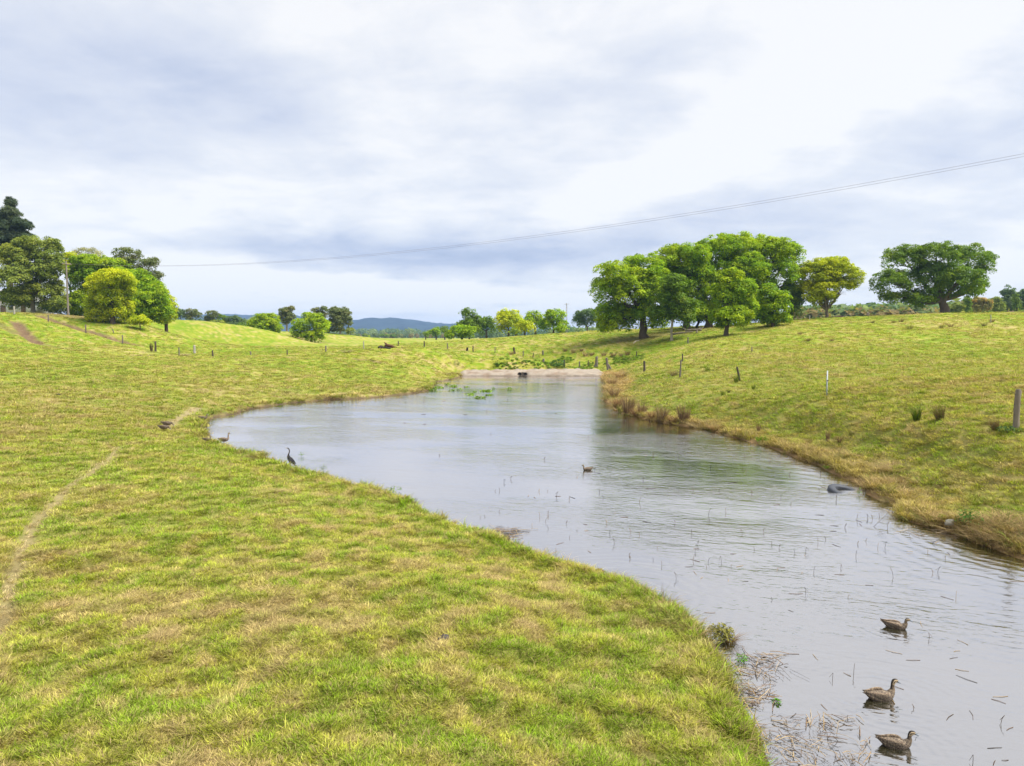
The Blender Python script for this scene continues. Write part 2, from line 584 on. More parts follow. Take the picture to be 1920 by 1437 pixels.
def ground_col(x, y, sd):
    s = straw_amt(x, y)
    r = np.hypot(x, y)
    k1 = smooth(-0.42, 0.12, s)[:, None]
    k2 = smooth(0.02, 0.5, s)[:, None]
    c = GREEN * (1 - k1) + YGREEN * k1
    c = c * (1 - k2) + STRAW * k2
    lush = (smooth(0.2, 0.55, fbm(x / 7.0, y / 4.0, 2, 61)) * 0.55)[:, None]
    c = c * (1 - lush) + np.array([.125, .225, .008]) * lush
    cm = noise2(x * 2.6, y * 2.6, 63) + 0.5 * noise2(x * 5.1, y * 5.1, 64)
    nr_k = 1 - smooth(45, 100, r)
    k = (0.42 * smooth(0.08, 0.42, cm) * nr_k)[:, None]
    c = c * (1 - k) + np.array([.105, .155, .012]) * k            # darker green clumps, with the hummocks' shading put into the colour
    k = (0.55 * smooth(0.10, 0.45, -cm) * nr_k)[:, None]
    c = c * (1 - k) + np.array([.37, .285, .135]) * k             # dead thatch between them
    for bx, by, br, am in bare_spots:
        q = np.hypot(x - bx, (y - by) * 1.2) / br + 0.35 * noise2(x / 2.2, y / 2.2, 71)
        k = (am * (1 - smooth(0.45, 1.1, q)))[:, None]
        c = c * (1 - k) + np.array([.165, .12, .055]) * k
    for P, wd, dep, am in TRACKS:
        q = poly_dist(x, y, P) / (wd * 1.25) + 0.45 * noise2(x * 1.5, y * 1.5, 73)
        k = (am * (1 - smooth(0.5, 1.25, q)))[:, None]
        c = c * (1 - k) + (DIRT if wd < 0.4 else BROWN) * k
    # earth of the bank right at the waterline
    k = (1 - smooth(0.12, 0.42, sd + 0.12 * noise2(x * 1.2, y * 1.2, 75)))[:, None]
    c = c * (1 - k) + (MUD * 1.0 + (BROWN - MUD) * smooth(0.02, 0.2, sd)[:, None]) * k
    # dry edge on the right hand bank
    rb = (smooth(4.5, 5.5, x) * (1 - smooth(0.5, 2.0, sd - 1.3 * smooth(45, 65, y) + 1.1 * noise2(x / 1.6, y / 1.6, 77))) * (0.6 + 0.25 * smooth(40, 60, y)))[:, None]
    c = c * (1 - rb) + np.array([.33, .215, .095]) * rb
    return c


# ------------------------------------------------------------------ ground sheet
# rows and columns are closer together where the bank and pasture are seen near by, and reach out to the horizon
rows = np.concatenate([np.arange(0.6, 3.2, 0.4), np.arange(3.2, 16, 0.09), np.arange(16, 100, 0.27), np.arange(100, 250, 1.1), np.geomspace(250, 4640, 50)])
inner = np.radians(np.arange(-44, 44.01, 0.19))
outer_l = np.radians(np.linspace(-180, -44.4, 60, endpoint=True))
outer_r = np.radians(np.linspace(44.4, 180, 60, endpoint=True)[:-1])
cols_a = np.concatenate([outer_l, inner, outer_r])
RR, AA = np.meshgrid(rows, cols_a, indexing='ij')
gx, gy = (RR * np.sin(AA)).ravel(), (RR * np.cos(AA)).ravel()
gsd = np.full(gx.shape, 60.0)
near = np.hypot(gx - 3, gy - 40) < 75
gsd[near] = pond_sd(gx[near], gy[near])
gz = terrain(gx, gy, gsd)
nr, nc = RR.shape
idx = np.arange(nr * nc).reshape(nr, nc)
nxt = np.roll(idx, -1, axis=1)
F = np.stack([idx[:-1].ravel(), idx[1:].ravel(), nxt[1:].ravel(), nxt[:-1].ravel()], 1)
V = np.stack([gx, gy, gz], 1)
# close the small hole under the camera
V = np.vstack([V, [0, 0, gz[:nc].mean()]])
gcol = np.vstack([ground_col(gx, gy, gsd), [YGREEN]])
# brown thatch between the tufts, darkened nearby to paint shade into the gaps
th_k = (0.6 * (1 - smooth(25, 90, np.hypot(gx, gy))) * smooth(0.3, 0.8, gsd))[:, None]
gcol[:-1] = gcol[:-1] * (1 - th_k) + np.array([.20, .175, .055]) * th_k
me = np_mesh('ground', V, F[:, ::-1], gcol, True)
m_ground, t, out = new_mat('pasture_ground')
p = t.node('ShaderNodeBsdfPrincipled')
pos = t.node('ShaderNodeNewGeometry').outputs['Position']
n1 = t.noise(pos, 9.0, 6, 0.7)
n2 = t.noise(pos, 1.3, 6, 0.65)
n3 = t.noise(t.vm('MULTIPLY', pos, (1, 1, 1)), 0.28, 6, 0.65)
f = t.m('ADD', 0.22, t.m('ADD', t.m('MULTIPLY', n1, 0.75), t.m('ADD', t.m('MULTIPLY', n2, 0.5), t.m('MULTIPLY', n3, 0.4))))
c0 = t.mix(1.0, attr_col(t), t.xyz(f, f, f), 'MULTIPLY')
c1 = t.mix(t.m('MULTIPLY', t.smooth(n2, 0.52, 0.72), 0.55), c0, (0.30, 0.26, 0.095, 1))
t.put(p.inputs['Base Color'], c1)
p.inputs['Roughness'].default_value = 0.95
p.inputs['Specular IOR Level'].default_value = 0.1
b = t.node('ShaderNodeBump')
b.inputs['Strength'].default_value = 1.0
b.inputs['Distance'].default_value = 0.12
t.put(b.inputs['Height'], t.m('ADD', t.m('MULTIPLY', n1, 0.5), n2))
t.l.new(b.outputs[0], p.inputs['Normal'])
t.l.new(p.outputs[0], out.inputs[0])
link('ground', me, m_ground, kind='structure', label='rolling green and straw coloured pasture around the pond')

# ------------------------------------------------------------------ water
xs = np.arange(-26, 20.01, 0.5)
ys = np.arange(-15, 92.01, 0.5)
WX, WY = np.meshgrid(xs, ys, indexing='ij')
wsd = pond_sd(WX.ravel(), WY.ravel()).reshape(WX.shape)
wi = np.arange(WX.size).reshape(WX.shape)
keep = (wsd[:-1, :-1] < 1.2)
Fw = np.stack([wi[:-1, :-1][keep], wi[1:, :-1][keep], wi[1:, 1:][keep], wi[:-1, 1:][keep]], 1)
used, inv = np.unique(Fw.ravel(), return_inverse=True)
Vw = np.stack([WX.ravel()[used], WY.ravel()[used], np.zeros(len(used))], 1)
me = np_mesh('pond_water', Vw, inv.reshape(-1, 4))
m_water, t, out = new_mat('pond_water')
pos = t.node('ShaderNodeNewGeometry').outputs['Position']
rot = t.node('ShaderNodeVectorRotate', rotation_type='Z_AXIS')
t.put(rot.inputs['Vector'], pos)
rot.inputs['Angle'].default_value = math.radians(18)
rp = rot.outputs[0]
calm = t.noise(t.vm('MULTIPLY', rp, (0.6, 1.0, 1)), 0.22, 3, 0.5)
fine_n = t.noise(t.vm('MULTIPLY', rp, (0.75, 1.9, 1)), 4.2, 3, 0.55, 0.4)
mid_n = t.noise(t.vm('MULTIPLY', rp, (0.5, 1.6, 1)), 1.5, 3, 0.5, 0.6)
h = t.m('ADD', t.m('MULTIPLY', fine_n, t.m('ADD', 0.004, t.m('MULTIPLY', t.smooth(calm, 0.40, 0.62), 0.014))), t.m('MULTIPLY', mid_n, t.m('ADD', 0.006, t.m('MULTIPLY', t.smooth(calm, 0.38, 0.6), 0.014))))
RIPPLES = []        # (x, y, wavelength, reach, height) rings spreading from the ducks and from the bank
for a, b_, wl, reach, hh in ((1665, 1308, .16, 1.1, .0035), (1690, 1398, .15, .9, .003), (1690, 1175, .16, 1.1, .0025), (1101, 880, .3, 1.6, .004),
                             (1700, 850, .62, 5.5, .016), (1180, 1120, .26, 3.0, .004), (1990, 1020, .36, 4.0, .007)):
    q = at_z(a, b_, 0)
    RIPPLES.append((q[0], q[1], wl, reach, hh))
for x, y, wl, reach, hh in RIPPLES:
    wob = t.m('MULTIPLY', t.m('SUBTRACT', mid_n, 0.5), wl * 1.9)
    dd = t.m('ADD', t.vm('DISTANCE', pos, (x, y, 0), out=1), wob)
    s = t.m('SINE', t.m('MULTIPLY', dd, 2 * math.pi / wl))
    fall = t.m('EXPONENT', t.m('MULTIPLY', t.m('POWER', t.m('DIVIDE', dd, reach), 2.0), -1.0))
    h = t.m('ADD', h, t.m('MULTIPLY', t.m('MULTIPLY', s, fall), hh * 0.5))
bmp = t.node('ShaderNodeBump')
bmp.inputs['Strength'].default_value = 1.0
bmp.inputs['Distance'].default_value = 1.0
t.put(bmp.inputs['Height'], h)
lw = t.node('ShaderNodeLayerWeight')
lw.inputs['Blend'].default_value = 0.5
t.l.new(bmp.outputs[0], lw.inputs['Normal'])
refl = t.m('ADD', 0.55, t.m('MULTIPLY', t.m('POWER', lw.outputs['Facing'], 4.0), 0.44))
dif = t.node('ShaderNodeBsdfDiffuse')
murk = t.noise(pos, 0.5, 3, 0.6)
t.put(dif.inputs[0], t.mix(murk, (0.020, 0.020, 0.007, 1), (0.030, 0.028, 0.011, 1)))
gl = t.node('ShaderNodeBsdfGlossy')
gl.inputs['Roughness'].default_value = 0.10
gl.inputs['Color'].default_value = (1.0, 0.975, 1.0, 1)
t.l.new(bmp.outputs[0], gl.inputs['Normal'])
mx = t.node('ShaderNodeMixShader')
t.l.new(refl, mx.inputs[0])
t.l.new(dif.outputs[0], mx.inputs[1])
t.l.new(gl.outputs[0], mx.inputs[2])
t.l.new(mx.outputs[0], out.inputs[0])
link('pond_water', me, m_water, kind='structure', label='grey rippled pond reflecting the overcast sky')

# ------------------------------------------------------------------ far hills
hx = np.linspace(-2600, 2600, 330)
hy = np.linspace(2300, 4600, 60)
HX, HY = np.meshgrid(hx, hy, indexing='ij')
prof_px = np.array([-400, 0, 300, 560, 600, 655, 690, 740, 780, 820, 850, 900, 1100, 1400, 1700, 1900, 2100, 2500])
prof_py = np.array([600, 594, 590, 596, 600, 602, 597, 598.5, 603, 609, 609, 613, 618, 620, 612, 596, 590, 600])
pxs = 960 + FPX * HX / HY
crest = (632.5 - np.interp(pxs, prof_px, prof_py)) / FPX * 3300
fall = np.clip(1 - np.abs(HY - 3300) / 1000, 0, 1)
HZ = -8 + (crest + 12) * smooth(0, 1, fall) * (1 + 0.16 * fbm(HX / 420, HY / 420, 3, 91)) + 9 * np.abs(fbm(HX / 26, HY / 26, 2, 93)) * smooth(0.0, 0.4, fall) + 5 * fbm(HX / 130, HY / 130, 2, 95)
hi = np.arange(HX.size).reshape(HX.shape)
Fh = np.stack([hi[:-1, :-1].ravel(), hi[1:, :-1].ravel(), hi[1:, 1:].ravel(), hi[:-1, 1:].ravel()], 1)
hc = np.array([.020, .034, .030]) * (1 + 0.7 * fbm(HX.ravel() / 60, HY.ravel() / 60, 3, 97)[:, None])
me = np_mesh('hills', np.stack([HX.ravel(), HY.ravel(), HZ.ravel()], 1), Fh, np.clip(hc, .01, .3), False)
m_hill = mat_plain('wooded_hill', None, 0.95, 0.03, 0.4, 2.0, 0.1)
link('hills', me, m_hill, kind='structure', label='low wooded blue hills on the horizon')

# ------------------------------------------------------------------ grass (tufts spread over the pasture)
m_grass = mat_leaf('grass_blade', 0.33, inst=True)


def tuft_mesh(name, n, spread, h0, h1, wd, lean, curl, seed, dry=0.2, segs=3):
    """a tuft of n bent blades"""
    rg = np.random.default_rng(seed)
    V, F, K = [], [], []
    for i in range(n):
        a = rg.random() * 2 * math.pi
        rr = spread * math.sqrt(rg.random())
        b0 = np.array([rr * math.cos(a), rr * math.sin(a), -0.01])
        d = a + rg.normal() * 0.9
        hd = np.array([math.cos(d), math.sin(d), 0])
        sd_v = np.array([-math.sin(d), math.cos(d), 0])
        H = h0 + (h1 - h0) * rg.random()
        ln = lean * (0.3 + rg.random())
        w0 = wd * (0.7 + 0.6 * rg.random())
        tw = rg.normal() * 0.4
        col = np.array([0.32 + 1.15 * rg.random(), 0.25 * rg.random(), 0])
        if rg.random() < dry:
            col[1] = 0.55 + 0.45 * rg.random()
        base = len(V)
        for s in range(segs + 1):
            q = s / segs
            p_ = b0 + hd * (ln * H * q + curl * H * q * q) + np.array([0, 0, H * (q - 0.28 * (ln + curl) * q * q)])
            ww = w0 * (1 - q) ** 0.7 * 0.5
            o_ = sd_v * math.cos(tw * q) + hd * math.sin(tw * q)
            V += [p_ - o_ * ww, p_ + o_ * ww]
            K += [col, col]
        for s in range(segs):
            k = base + 2 * s
            F.append((k, k + 1, k + 3, k + 2))
    return np_mesh(name, np.array(V), np.array(F), np.array(K))


def scatter(name, P, S, tint, protos, mat, label, pick=None, tilt=0.25):
    """one object: tufts standing at points P, sizes S, colour tint"""
    n = len(P)
    me = bpy.data.meshes.new(name)
    me.vertices.add(n)
    me.vertices.foreach_set('co', np.asarray(P, np.float32).ravel())
    c4 = np.ones((n, 4), np.float32)
    c4[:, :3] = tint
    me.attributes.new('tint', 'FLOAT_COLOR', 'POINT').data.foreach_set('color', c4.ravel())
    me.attributes.new('size', 'FLOAT', 'POINT').data.foreach_set('value', np.asarray(S, np.float32))
    rot = np.stack([RNG.normal(0, tilt * .5, n), RNG.normal(0, tilt * .5, n), RNG.random(n) * 6.283], 1).astype(np.float32)
    me.attributes.new('turn', 'FLOAT_VECTOR', 'POINT').data.foreach_set('vector', rot.ravel())
    pk = RNG.integers(0, len(protos), n) if pick is None else pick
    me.attributes.new('pick', 'INT', 'POINT').data.foreach_set('value', np.asarray(pk, np.int32))
    o = link(name, me, mat, kind='stuff', label=label)
    g = bpy.data.node_groups.new(name + '_spread', 'GeometryNodeTree')
    g.interface.new_socket('Geometry', in_out='INPUT', socket_type='NodeSocketGeometry')
    g.interface.new_socket('Geometry', in_out='OUTPUT', socket_type='NodeSocketGeometry')
    gi, go = g.nodes.new('NodeGroupInput'), g.nodes.new('NodeGroupOutput')
    iop = g.nodes.new('GeometryNodeInstanceOnPoints')
    iop.inputs['Pick Instance'].default_value = True
    g.links.new(gi.outputs[0], iop.inputs['Points'])
    g2i = g.nodes.new('GeometryNodeGeometryToInstance')
    for pm in reversed(protos):
        if not pm.materials:
            pm.materials.append(mat)
        po = bpy.data.objects.new(pm.name, pm)
        oi = g.nodes.new('GeometryNodeObjectInfo')
        oi.inputs['Object'].default_value = po
        g.links.new(oi.outputs['Geometry'], g2i.inputs[0])
    g.links.new(g2i.outputs[0], iop.inputs['Instance'])
    for at, typ, sock in (('turn', 'FLOAT_VECTOR', 'Rotation'), ('size', 'FLOAT', 'Scale'), ('pick', 'INT', 'Instance Index')):
        na = g.nodes.new('GeometryNodeInputNamedAttribute')
        na.data_type = typ
        na.inputs['Name'].default_value = at
        if sock == 'Rotation':
            e2r = g.nodes.new('FunctionNodeEulerToRotation')
            g.links.new(na.outputs[0], e2r.inputs[0])
            g.links.new(e2r.outputs[0], iop.inputs[sock])
        else:
            g.links.new(na.outputs[0], iop.inputs[sock])
    g.links.new(iop.outputs[0], go.inputs[0])
    md = o.modifiers.new('spread', 'NODES')
    md.node_group = g
    return o


turf = [tuft_mesh('turf_tuft', 38, 0.13, 0.03, 0.085, 0.0105, 0.85, 0.4, 100 + k, 0.3) for k in range(4)]
turf += [tuft_mesh('tall_tuft', 34, 0.10, 0.06, 0.15, 0.0095, 0.6, 0.5, 110 + k, 0.35) for k in range(2)]
turf += [tuft_mesh('matted_tuft', 40, 0.16, 0.04, 0.12, 0.0085, 1.3, 0.75, 120 + k, 0.7) for k in range(3)]


def polar_points(n, r0, r1, power, a0=-43, a1=43):
    u = RNG.random(n)
    e = 2 - power
    r = (r0 ** e + u * (r1 ** e - r0 ** e)) ** (1 / e)
    a = np.radians(a0 + (a1 - a0) * RNG.random(n))
    return r * np.sin(a), r * np.cos(a), r


GX, GY, GR = [], [], []
for n, r0, r1, pw in ((56000, 4.2, 16, 0.8), (64000, 16, 42, 1.5), (52000, 42, 135, 1.7)):
    a, b, c = polar_points(n, r0, r1, pw)
    GX.append(a); GY.append(b); GR.append(c)
GX, GY, GR = map(np.concatenate, (GX, GY, GR))
sdg = pond_sd(GX, GY)
ok = sdg > 0.13 + 0.42 * np.maximum(0, noise2(GX * 0.9, GY * 0.9, 81) + 0.08)
for P_, wd, dep, am in TRACKS:
    ok &= ~((poly_dist(GX, GY, P_) < wd * 1.25) & (RNG.random(len(GX)) < am * 0.92))
GX, GY, GR, sdg = GX[ok], GY[ok], GR[ok], sdg[ok]
GZ = terrain(GX, GY, sdg)
st = straw_amt(GX, GY) + 0.16 * RNG.normal(size=len(GX))
gc = ground_col(GX, GY, np.maximum(sdg, 0.5))
gc *= (0.62 + 0.74 * RNG.random(len(GX)))[:, None]
gc *= (1.85 - 0.30 * smooth(14, 45, GR))[:, None]
u = RNG.random(len(GX))
pick = np.where(st > 0.25, 6 + RNG.integers(0, 3, len(GX)), RNG.integers(0, 4, len(GX)))
pick = np.where((u < 0.13) & (GR < 60), 4 + RNG.integers(0, 2, len(GX)), pick)
size = (0.50 + 0.42 * RNG.random(len(GX))) * np.clip(GR / 13, 1.0, 5.0) ** 0.72
size *= 1 + 0.45 * smooth(0.9, 0.15, sdg)
edge = (sdg < 0.55) & (RNG.random(len(GX)) < 0.5)
pick = np.where(edge, 4 + RNG.integers(0, 2, len(GX)), pick)
scatter('pasture_grass', np.stack([GX, GY, GZ], 1), size, gc, turf, m_grass, 'short green and straw grass covering the pasture', pick)

# dry brown grass along the right bank and clumps at the dam's left corner
def along(pts, n, wd, seed):
    rg = np.random.default_rng(seed)
    P = np.array([at_z(a, b_, 0.1)[:2] for a, b_ in pts])
    L = np.concatenate([[0], np.cumsum(np.linalg.norm(np.diff(P, axis=0), axis=1))])
    s = rg.random(n) * L[-1]
    x, y = np.interp(s, L, P[:, 0]), np.interp(s, L, P[:, 1])
    return x + rg.normal(0, wd, n), y + rg.normal(0, wd, n)


bank_tufts = [tuft_mesh('bank_tuft', 60, 0.16, 0.08, 0.27, 0.009, 0.9, 0.8, 140 + k, 0.4, 4) for k in range(4)]
DX, DY = [], []
for pts, n, wd, sdn in (([(1132, 706), (1140, 720), (1138, 742), (1150, 762), (1180, 778)], 420, 0.8, 1), ([(1180, 778), (1240, 790), (1300, 797), (1340, 806)], 200, 0.35, 2),
                        ([(1440, 838), (1500, 852), (1560, 872)], 120, 0.5, 3), ([(1600, 900), (1650, 915), (1690, 930)], 70, 0.45, 4),
                        ([(1700, 968), (1760, 990), (1820, 1005), (1900, 1015)], 150, 0.3, 5), ([(1340, 806), (1440, 840)], 80, 0.3, 6),
                        ([(1840, 1000), (1900, 1000), (1960, 1030)], 90, 0.35, 8), ([(820, 708), (850, 705), (880, 704)], 60, 0.5, 9),
                        ([(1440, 1400), (1384, 1270), (1350, 1190), (1195, 1092), (1000, 1026), (838, 968)], 420, 0.2, 10), ([(838, 968), (655, 903), (500, 857), (412, 832), (386, 800)], 280, 0.3, 11),
                        ([(388, 786), (470, 763), (620, 746), (780, 734), (812, 726)], 220, 0.35, 12)):
    a, b_ = along(pts, n, wd, sdn)
    DX.append(a); DY.append(b_)
DX, DY = np.concatenate(DX), np.concatenate(DY)
q = pond_sd(DX, DY)
ok = q > 0.06
DX, DY, q = DX[ok], DY[ok], q[ok]
dc = np.array([.38, .265, .12])[None] * (0.6 + 0.75 * RNG.random(len(DX)))[:, None] * np.array([1, 1, 1])
gm = RNG.random(len(DX)) < np.where(DX > 5, 0.2, 0.4)
dc[gm] = np.array([.14, .2, .03]) * 1.1
scatter('dry_bank_grass', np.stack([DX, DY, terrain(DX, DY, q)], 1), (0.6 + 0.9 * RNG.random(len(DX))) * np.where(DX > 5, 1.0, 0.62) * np.where(DY > 40, 1.5, 1.0), dc, bank_tufts, m_grass, 'brown dead grass fringing the right hand bank')

# lush green growth in the wet ground behind the dam
def leafy_mesh(name, n, seed, h=0.35, rad=0.22, lw=0.06, green=0.0):
    rg = np.random.default_rng(seed)
    V, F, K = [np.array([0, 0, -0.02])], [], [np.array([0.6, green, green])]
    for i in range(n):
        a = rg.random() * 6.283
        rr = rad * math.sqrt(rg.random())
        c0 = np.array([rr * math.cos(a), rr * math.sin(a), h * (0.25 + 0.75 * rg.random()) * (1 - 0.4 * rr / rad)])
        d = np.array([math.cos(a), math.sin(a), 0.5 * rg.normal()])
        s_ = np.array([-math.sin(a), math.cos(a), 0.35 * rg.normal()])
        L = lw * (1.2 + rg.random())
        col = np.array([0.65 + 0.6 * rg.random(), green, green])
        b = len(V)
        V += [c0 - d * L * .5, c0 + s_ * L * .32, c0 + d * L * .6 - np.array([0, 0, L * .25]), c0 - s_ * L * .32]
        K += [col] * 4
        F += [(b, b + 1, b + 2), (b, b + 2, b + 3), (0, b, b + 4)]
        V.append(c0 - d * L * .5 + s_ * lw * .10)          # each leaf on its own stem from the root
        K.append(col * np.array([.8, 1, 1]))
    return np_mesh(name, np.array(V), np.array(F), np.array(K))


marsh = [leafy_mesh('marsh_clump', 80, 160 + k, 0.42, 0.36, 0.12) for k in range(3)]
MX, MY = [], []
for (ax, ay, bx, by, n, sp) in ((930, 687, 1010, 686, 70, .8), (1010, 685, 1120, 684, 190, 1.5), (1145, 678, 1200, 672, 150, 1.3), (1050, 678, 1068, 676, 60, .8)):
    A_, B_ = hit(ax, ay), hit(bx, by)
    s = RNG.random(n)
    MX.append(A_[0] + (B_[0] - A_[0]) * s + RNG.normal(0, .5, n))
    MY.append(A_[1] + (B_[1] - A_[1]) * s + RNG.normal(0, sp, n))
MX, MY = np.concatenate(MX), np.concatenate(MY)
mc = np.array([.27, .40, .05])[None] * (0.6 + 0.6 * RNG.random(len(MX)))[:, None]
scatter('marsh_plants', np.stack([MX, MY, terrain(MX, MY) - 0.02], 1), 0.25 + 0.42 * RNG.random(len(MX)), mc, marsh, m_grass, 'lush bright green marsh plants behind the concrete dam')

# ------------------------------------------------------------------ trees
m_leaf = mat_leaf('tree_leaf', 0.42, gloss=0.01)
m_bark = mat_plain('tree_bark', None, 0.92, 3.0, 0.45, 0.06, 0.15, (3, 3, 0.7))

LAUREL = [((0.440, 0.530, 0.012), .40), ((0.240, 0.400, 0.016), .38), ((0.125, 0.255, 0.020), .22)]
LAUREL_Y = [((0.620, 0.620, 0.016), .50), ((0.399, 0.493, 0.019), .35), ((0.213, 0.337, 0.022), .15)]
GOLD = [((0.560, 0.560, 0.014), .45), ((0.430, 0.500, 0.018), .40), ((0.240, 0.340, 0.020), .15)]
DARKG = [((0.150, 0.235, 0.024), .5), ((0.220, 0.300, 0.024), .3), ((0.095, 0.165, 0.024), .2)]
DEEP = [((0.175, 0.275, 0.022), .45), ((0.125, 0.220, 0.024), .40), ((0.310, 0.370, 0.020), .15)]
OLIVE = [((0.270, 0.320, 0.055), .5), ((0.190, 0.260, 0.050), .35), ((0.40, 0.42, 0.06), .15)]
GUM = [((0.199, 0.229, 0.072), .6), ((0.133, 0.181, 0.064), .3), ((0.266, 0.204, 0.080), .1)]
BLUEG = [((0.165, 0.240, 0.090), .5), ((0.119, 0.192, 0.080), .4), ((0.227, 0.289, 0.080), .1)]
BUNYA = [((0.085, 0.125, 0.075), .6), ((0.115, 0.150, 0.080), .3), ((0.15, 0.165, 0.07), .1)]
GREYG = [((0.399, 0.385, 0.208), .7), ((0.293, 0.289, 0.144), .3)]
RUST = [((0.293, 0.289, 0.080), .55), ((0.620, 0.289, 0.048), .25), ((0.346, 0.337, 0.088), .2)]


def leaves(cent, nrm, size, cols, rg, aspect=0.62):
    n = len(cent)
    rnd = rg.normal(size=(n, 3))
    t_ = np.cross(nrm, rnd)
    t_ /= np.linalg.norm(t_, axis=1)[:, None] + 1e-9
    b_ = np.cross(nrm, t_)
    s = size[:, None]
    droop = nrm * s * 0.12
    V = np.stack([cent - t_ * s * .5, cent + b_ * s * .5 * aspect - droop, cent + t_ * s * .5, cent - b_ * s * .5 * aspect - droop], 1).reshape(-1, 3)
    F = np.arange(4 * n).reshape(n, 4)
    return V, F, np.repeat(cols, 4, axis=0)


def make_tree(name, label, base, Y, lobes, pal, cat='tree', group=None, lump=0.80, per=130, leaf=0.26, fill=1.0, trunk_r=None, bark=(.10, .078, .055), seed=1, sink=0.15,
              gap=0.0, limbs=True, aspect=0.62, depth=0.9, lift=None, spread=1.0, fork_h=0.42):
    """tree at photo pixel base and distance Y; lobes = crown masses (px, py, rx, ry) measured at that distance"""
    rg = np.random.default_rng(seed * 7919 + 13)
    B = at_y(base[0], base[1], Y)
    gz_ = ground_at(B[0], B[1])
    B = np.array([B[0], B[1], gz_ - sink])
    mpp = Y / FPX * 1.0
    root = link(name, None, None, None, tuple(B), label, cat, group)
    mb = MB()
    L = []
    for k, (lx, ly, rx, ry) in enumerate(lobes):
        off = (rg.random() - 0.5) * 2.0 * max(rx, ry) * mpp * 0.75 * spread if k else 0.0
        c = at_y(lx, ly, Y + off)
        k_ = (Y + off) / FPX
        L.append((c - B, rx * k_, rx * k_ * depth, ry * k_))
    zmin = min(c[2] - rz for c, rx, ry, rz in L)
    ztop = max(c[2] + rz for c, rx, ry, rz in L)
    H = ztop
    tr = trunk_r or max(0.12, H * 0.035)
    fork = np.array([0, 0, max(0.35, min(zmin + 0.25 * (ztop - zmin), H * fork_h))])
    fork[:2] = np.mean([c[:2] for c, *_ in L], axis=0) * 0.25
    zz = np.linspace(0, 1, 6)
    tp = np.array([[fork[0] * q ** 1.5 + rg.normal() * tr * .15 * (q > 0), fork[1] * q ** 1.5, fork[2] * q] for q in zz])
    mb.tube(tp, tr * np.array([1.55, 1.1, 1.0, .95, .92, .85]), 9, bark, jitter=0.10)
    for (c, rx, ry, rz) in L:
        if not limbs:
            break
        e = c + np.array([0, 0, rz * 0.25])
        mid = fork * 0.45 + e * 0.55 + np.array([0, 0, -0.12 * np.linalg.norm(e - fork)]) + rg.normal(size=3) * 0.2
        pts = []
        for q in np.linspace(0, 1, 7):
            pts.append((1 - q) ** 2 * fork + 2 * q * (1 - q) * mid + q * q * e)
        r0 = tr * (0.62 if len(L) > 2 else 0.8)
        mb.tube(pts, np.linspace(r0, tr * 0.10, 7), 6, bark, jitter=0.08)
        for j in range(5):
            q = 0.35 + 0.55 * rg.random()
            s0 = (1 - q) ** 2 * fork + 2 * q * (1 - q) * mid + q * q * e
            dd = rg.normal(size=3)
            dd[2] = abs(dd[2]) * 0.6
            dd /= np.linalg.norm(dd)
            e2 = s0 + dd * np.array([rx, ry, rz]) * 0.75
            mb.tube([s0, (s0 + e2) / 2 + rg.normal(size=3) * 0.12 + np.array([0, 0, .1]), e2], [tr * .2, tr * .13, tr * .05], 5, bark)
    me_t = mb.mesh(name + '_trunk', True)
    link('trunk', me_t, m_bark, root)
    # crown: billows of leaves
    CV, CF, CC, off = [], [], [], 0
    pc = np.array([p_[0] for p_ in pal])
    pw = np.array([p_[1] for p_ in pal])
    pw = pw / pw.sum()
    for (c, rx, ry, rz) in L:
        area = 4 * math.pi * (((rx * ry) ** 1.6 + (rx * rz) ** 1.6 + (ry * rz) ** 1.6) / 3) ** (1 / 1.6)
        lobe_col = pc[rg.choice(len(pc), p=pw)] * 0.5 + (pc * pw[:, None]).sum(0) * 0.5
        nl = max(5, int(fill * area / (lump * lump * 1.75)))
        for j in range(nl):
            if rg.random() < gap:
                continue
            d = rg.normal(size=3)
            d /= np.linalg.norm(d)
            if d[2] < -0.25 and rg.random() < 0.5:
                d[2] = -d[2]
            rad = 1.10 - 0.62 * rg.random() ** 1.4
            lr = lump * (0.55 + 0.75 * rg.random())
            lc = c + d * np.array([max(rx - lr * .55, rx * .3), max(ry - lr * .55, ry * .3), max(rz - lr * .5, rz * .3)]) * rad
            n = int(per * 0.80 * (lr / lump) ** 2)
            u_ = rg.normal(size=(n, 3)) + d * 0.6 + np.array([0, 0, 0.75])
            u_ /= np.linalg.norm(u_, axis=1)[:, None]
            rr = lr * (0.45 + 0.68 * rg.random(n) ** 0.6)
            cen = lc + u_ * rr[:, None] * np.array([1.0, 1.0, 0.72]) * (0.8 + 0.5 * rg.random(3))
            nr_ = u_ * 0.75 + np.array([0, 0, 0.55]) + rg.normal(size=(n, 3)) * 0.42
            nr_ /= np.linalg.norm(nr_, axis=1)[:, None]
            kcol = (lobe_col * 0.6 + pc[rg.choice(len(pc), p=pw)] * 0.4) * (0.85 + 0.3 * rg.random())
            cl_ = kcol[None] * (0.72 + 0.5 * rg.random(n))[:, None]
            sw = rg.random(n) < 0.10
            cl_[sw] = pc[rg.choice(len(pc), size=sw.sum(), p=pw)] * (0.8 + 0.4 * rg.random(sw.sum()))[:, None]
            v_, f_, k_ = leaves(cen, nr_, leaf * (0.70 + 0.72 * rg.random(n)), cl_, rg, aspect)
            CV.append(v_); CF.append(f_ + off); CC.append(k_); off += len(v_)
    me_c = np_mesh(name + '_crown', np.concatenate(CV), np.concatenate(CF), np.concatenate(CC))
    link('crown', me_c, m_leaf, root)
    return root


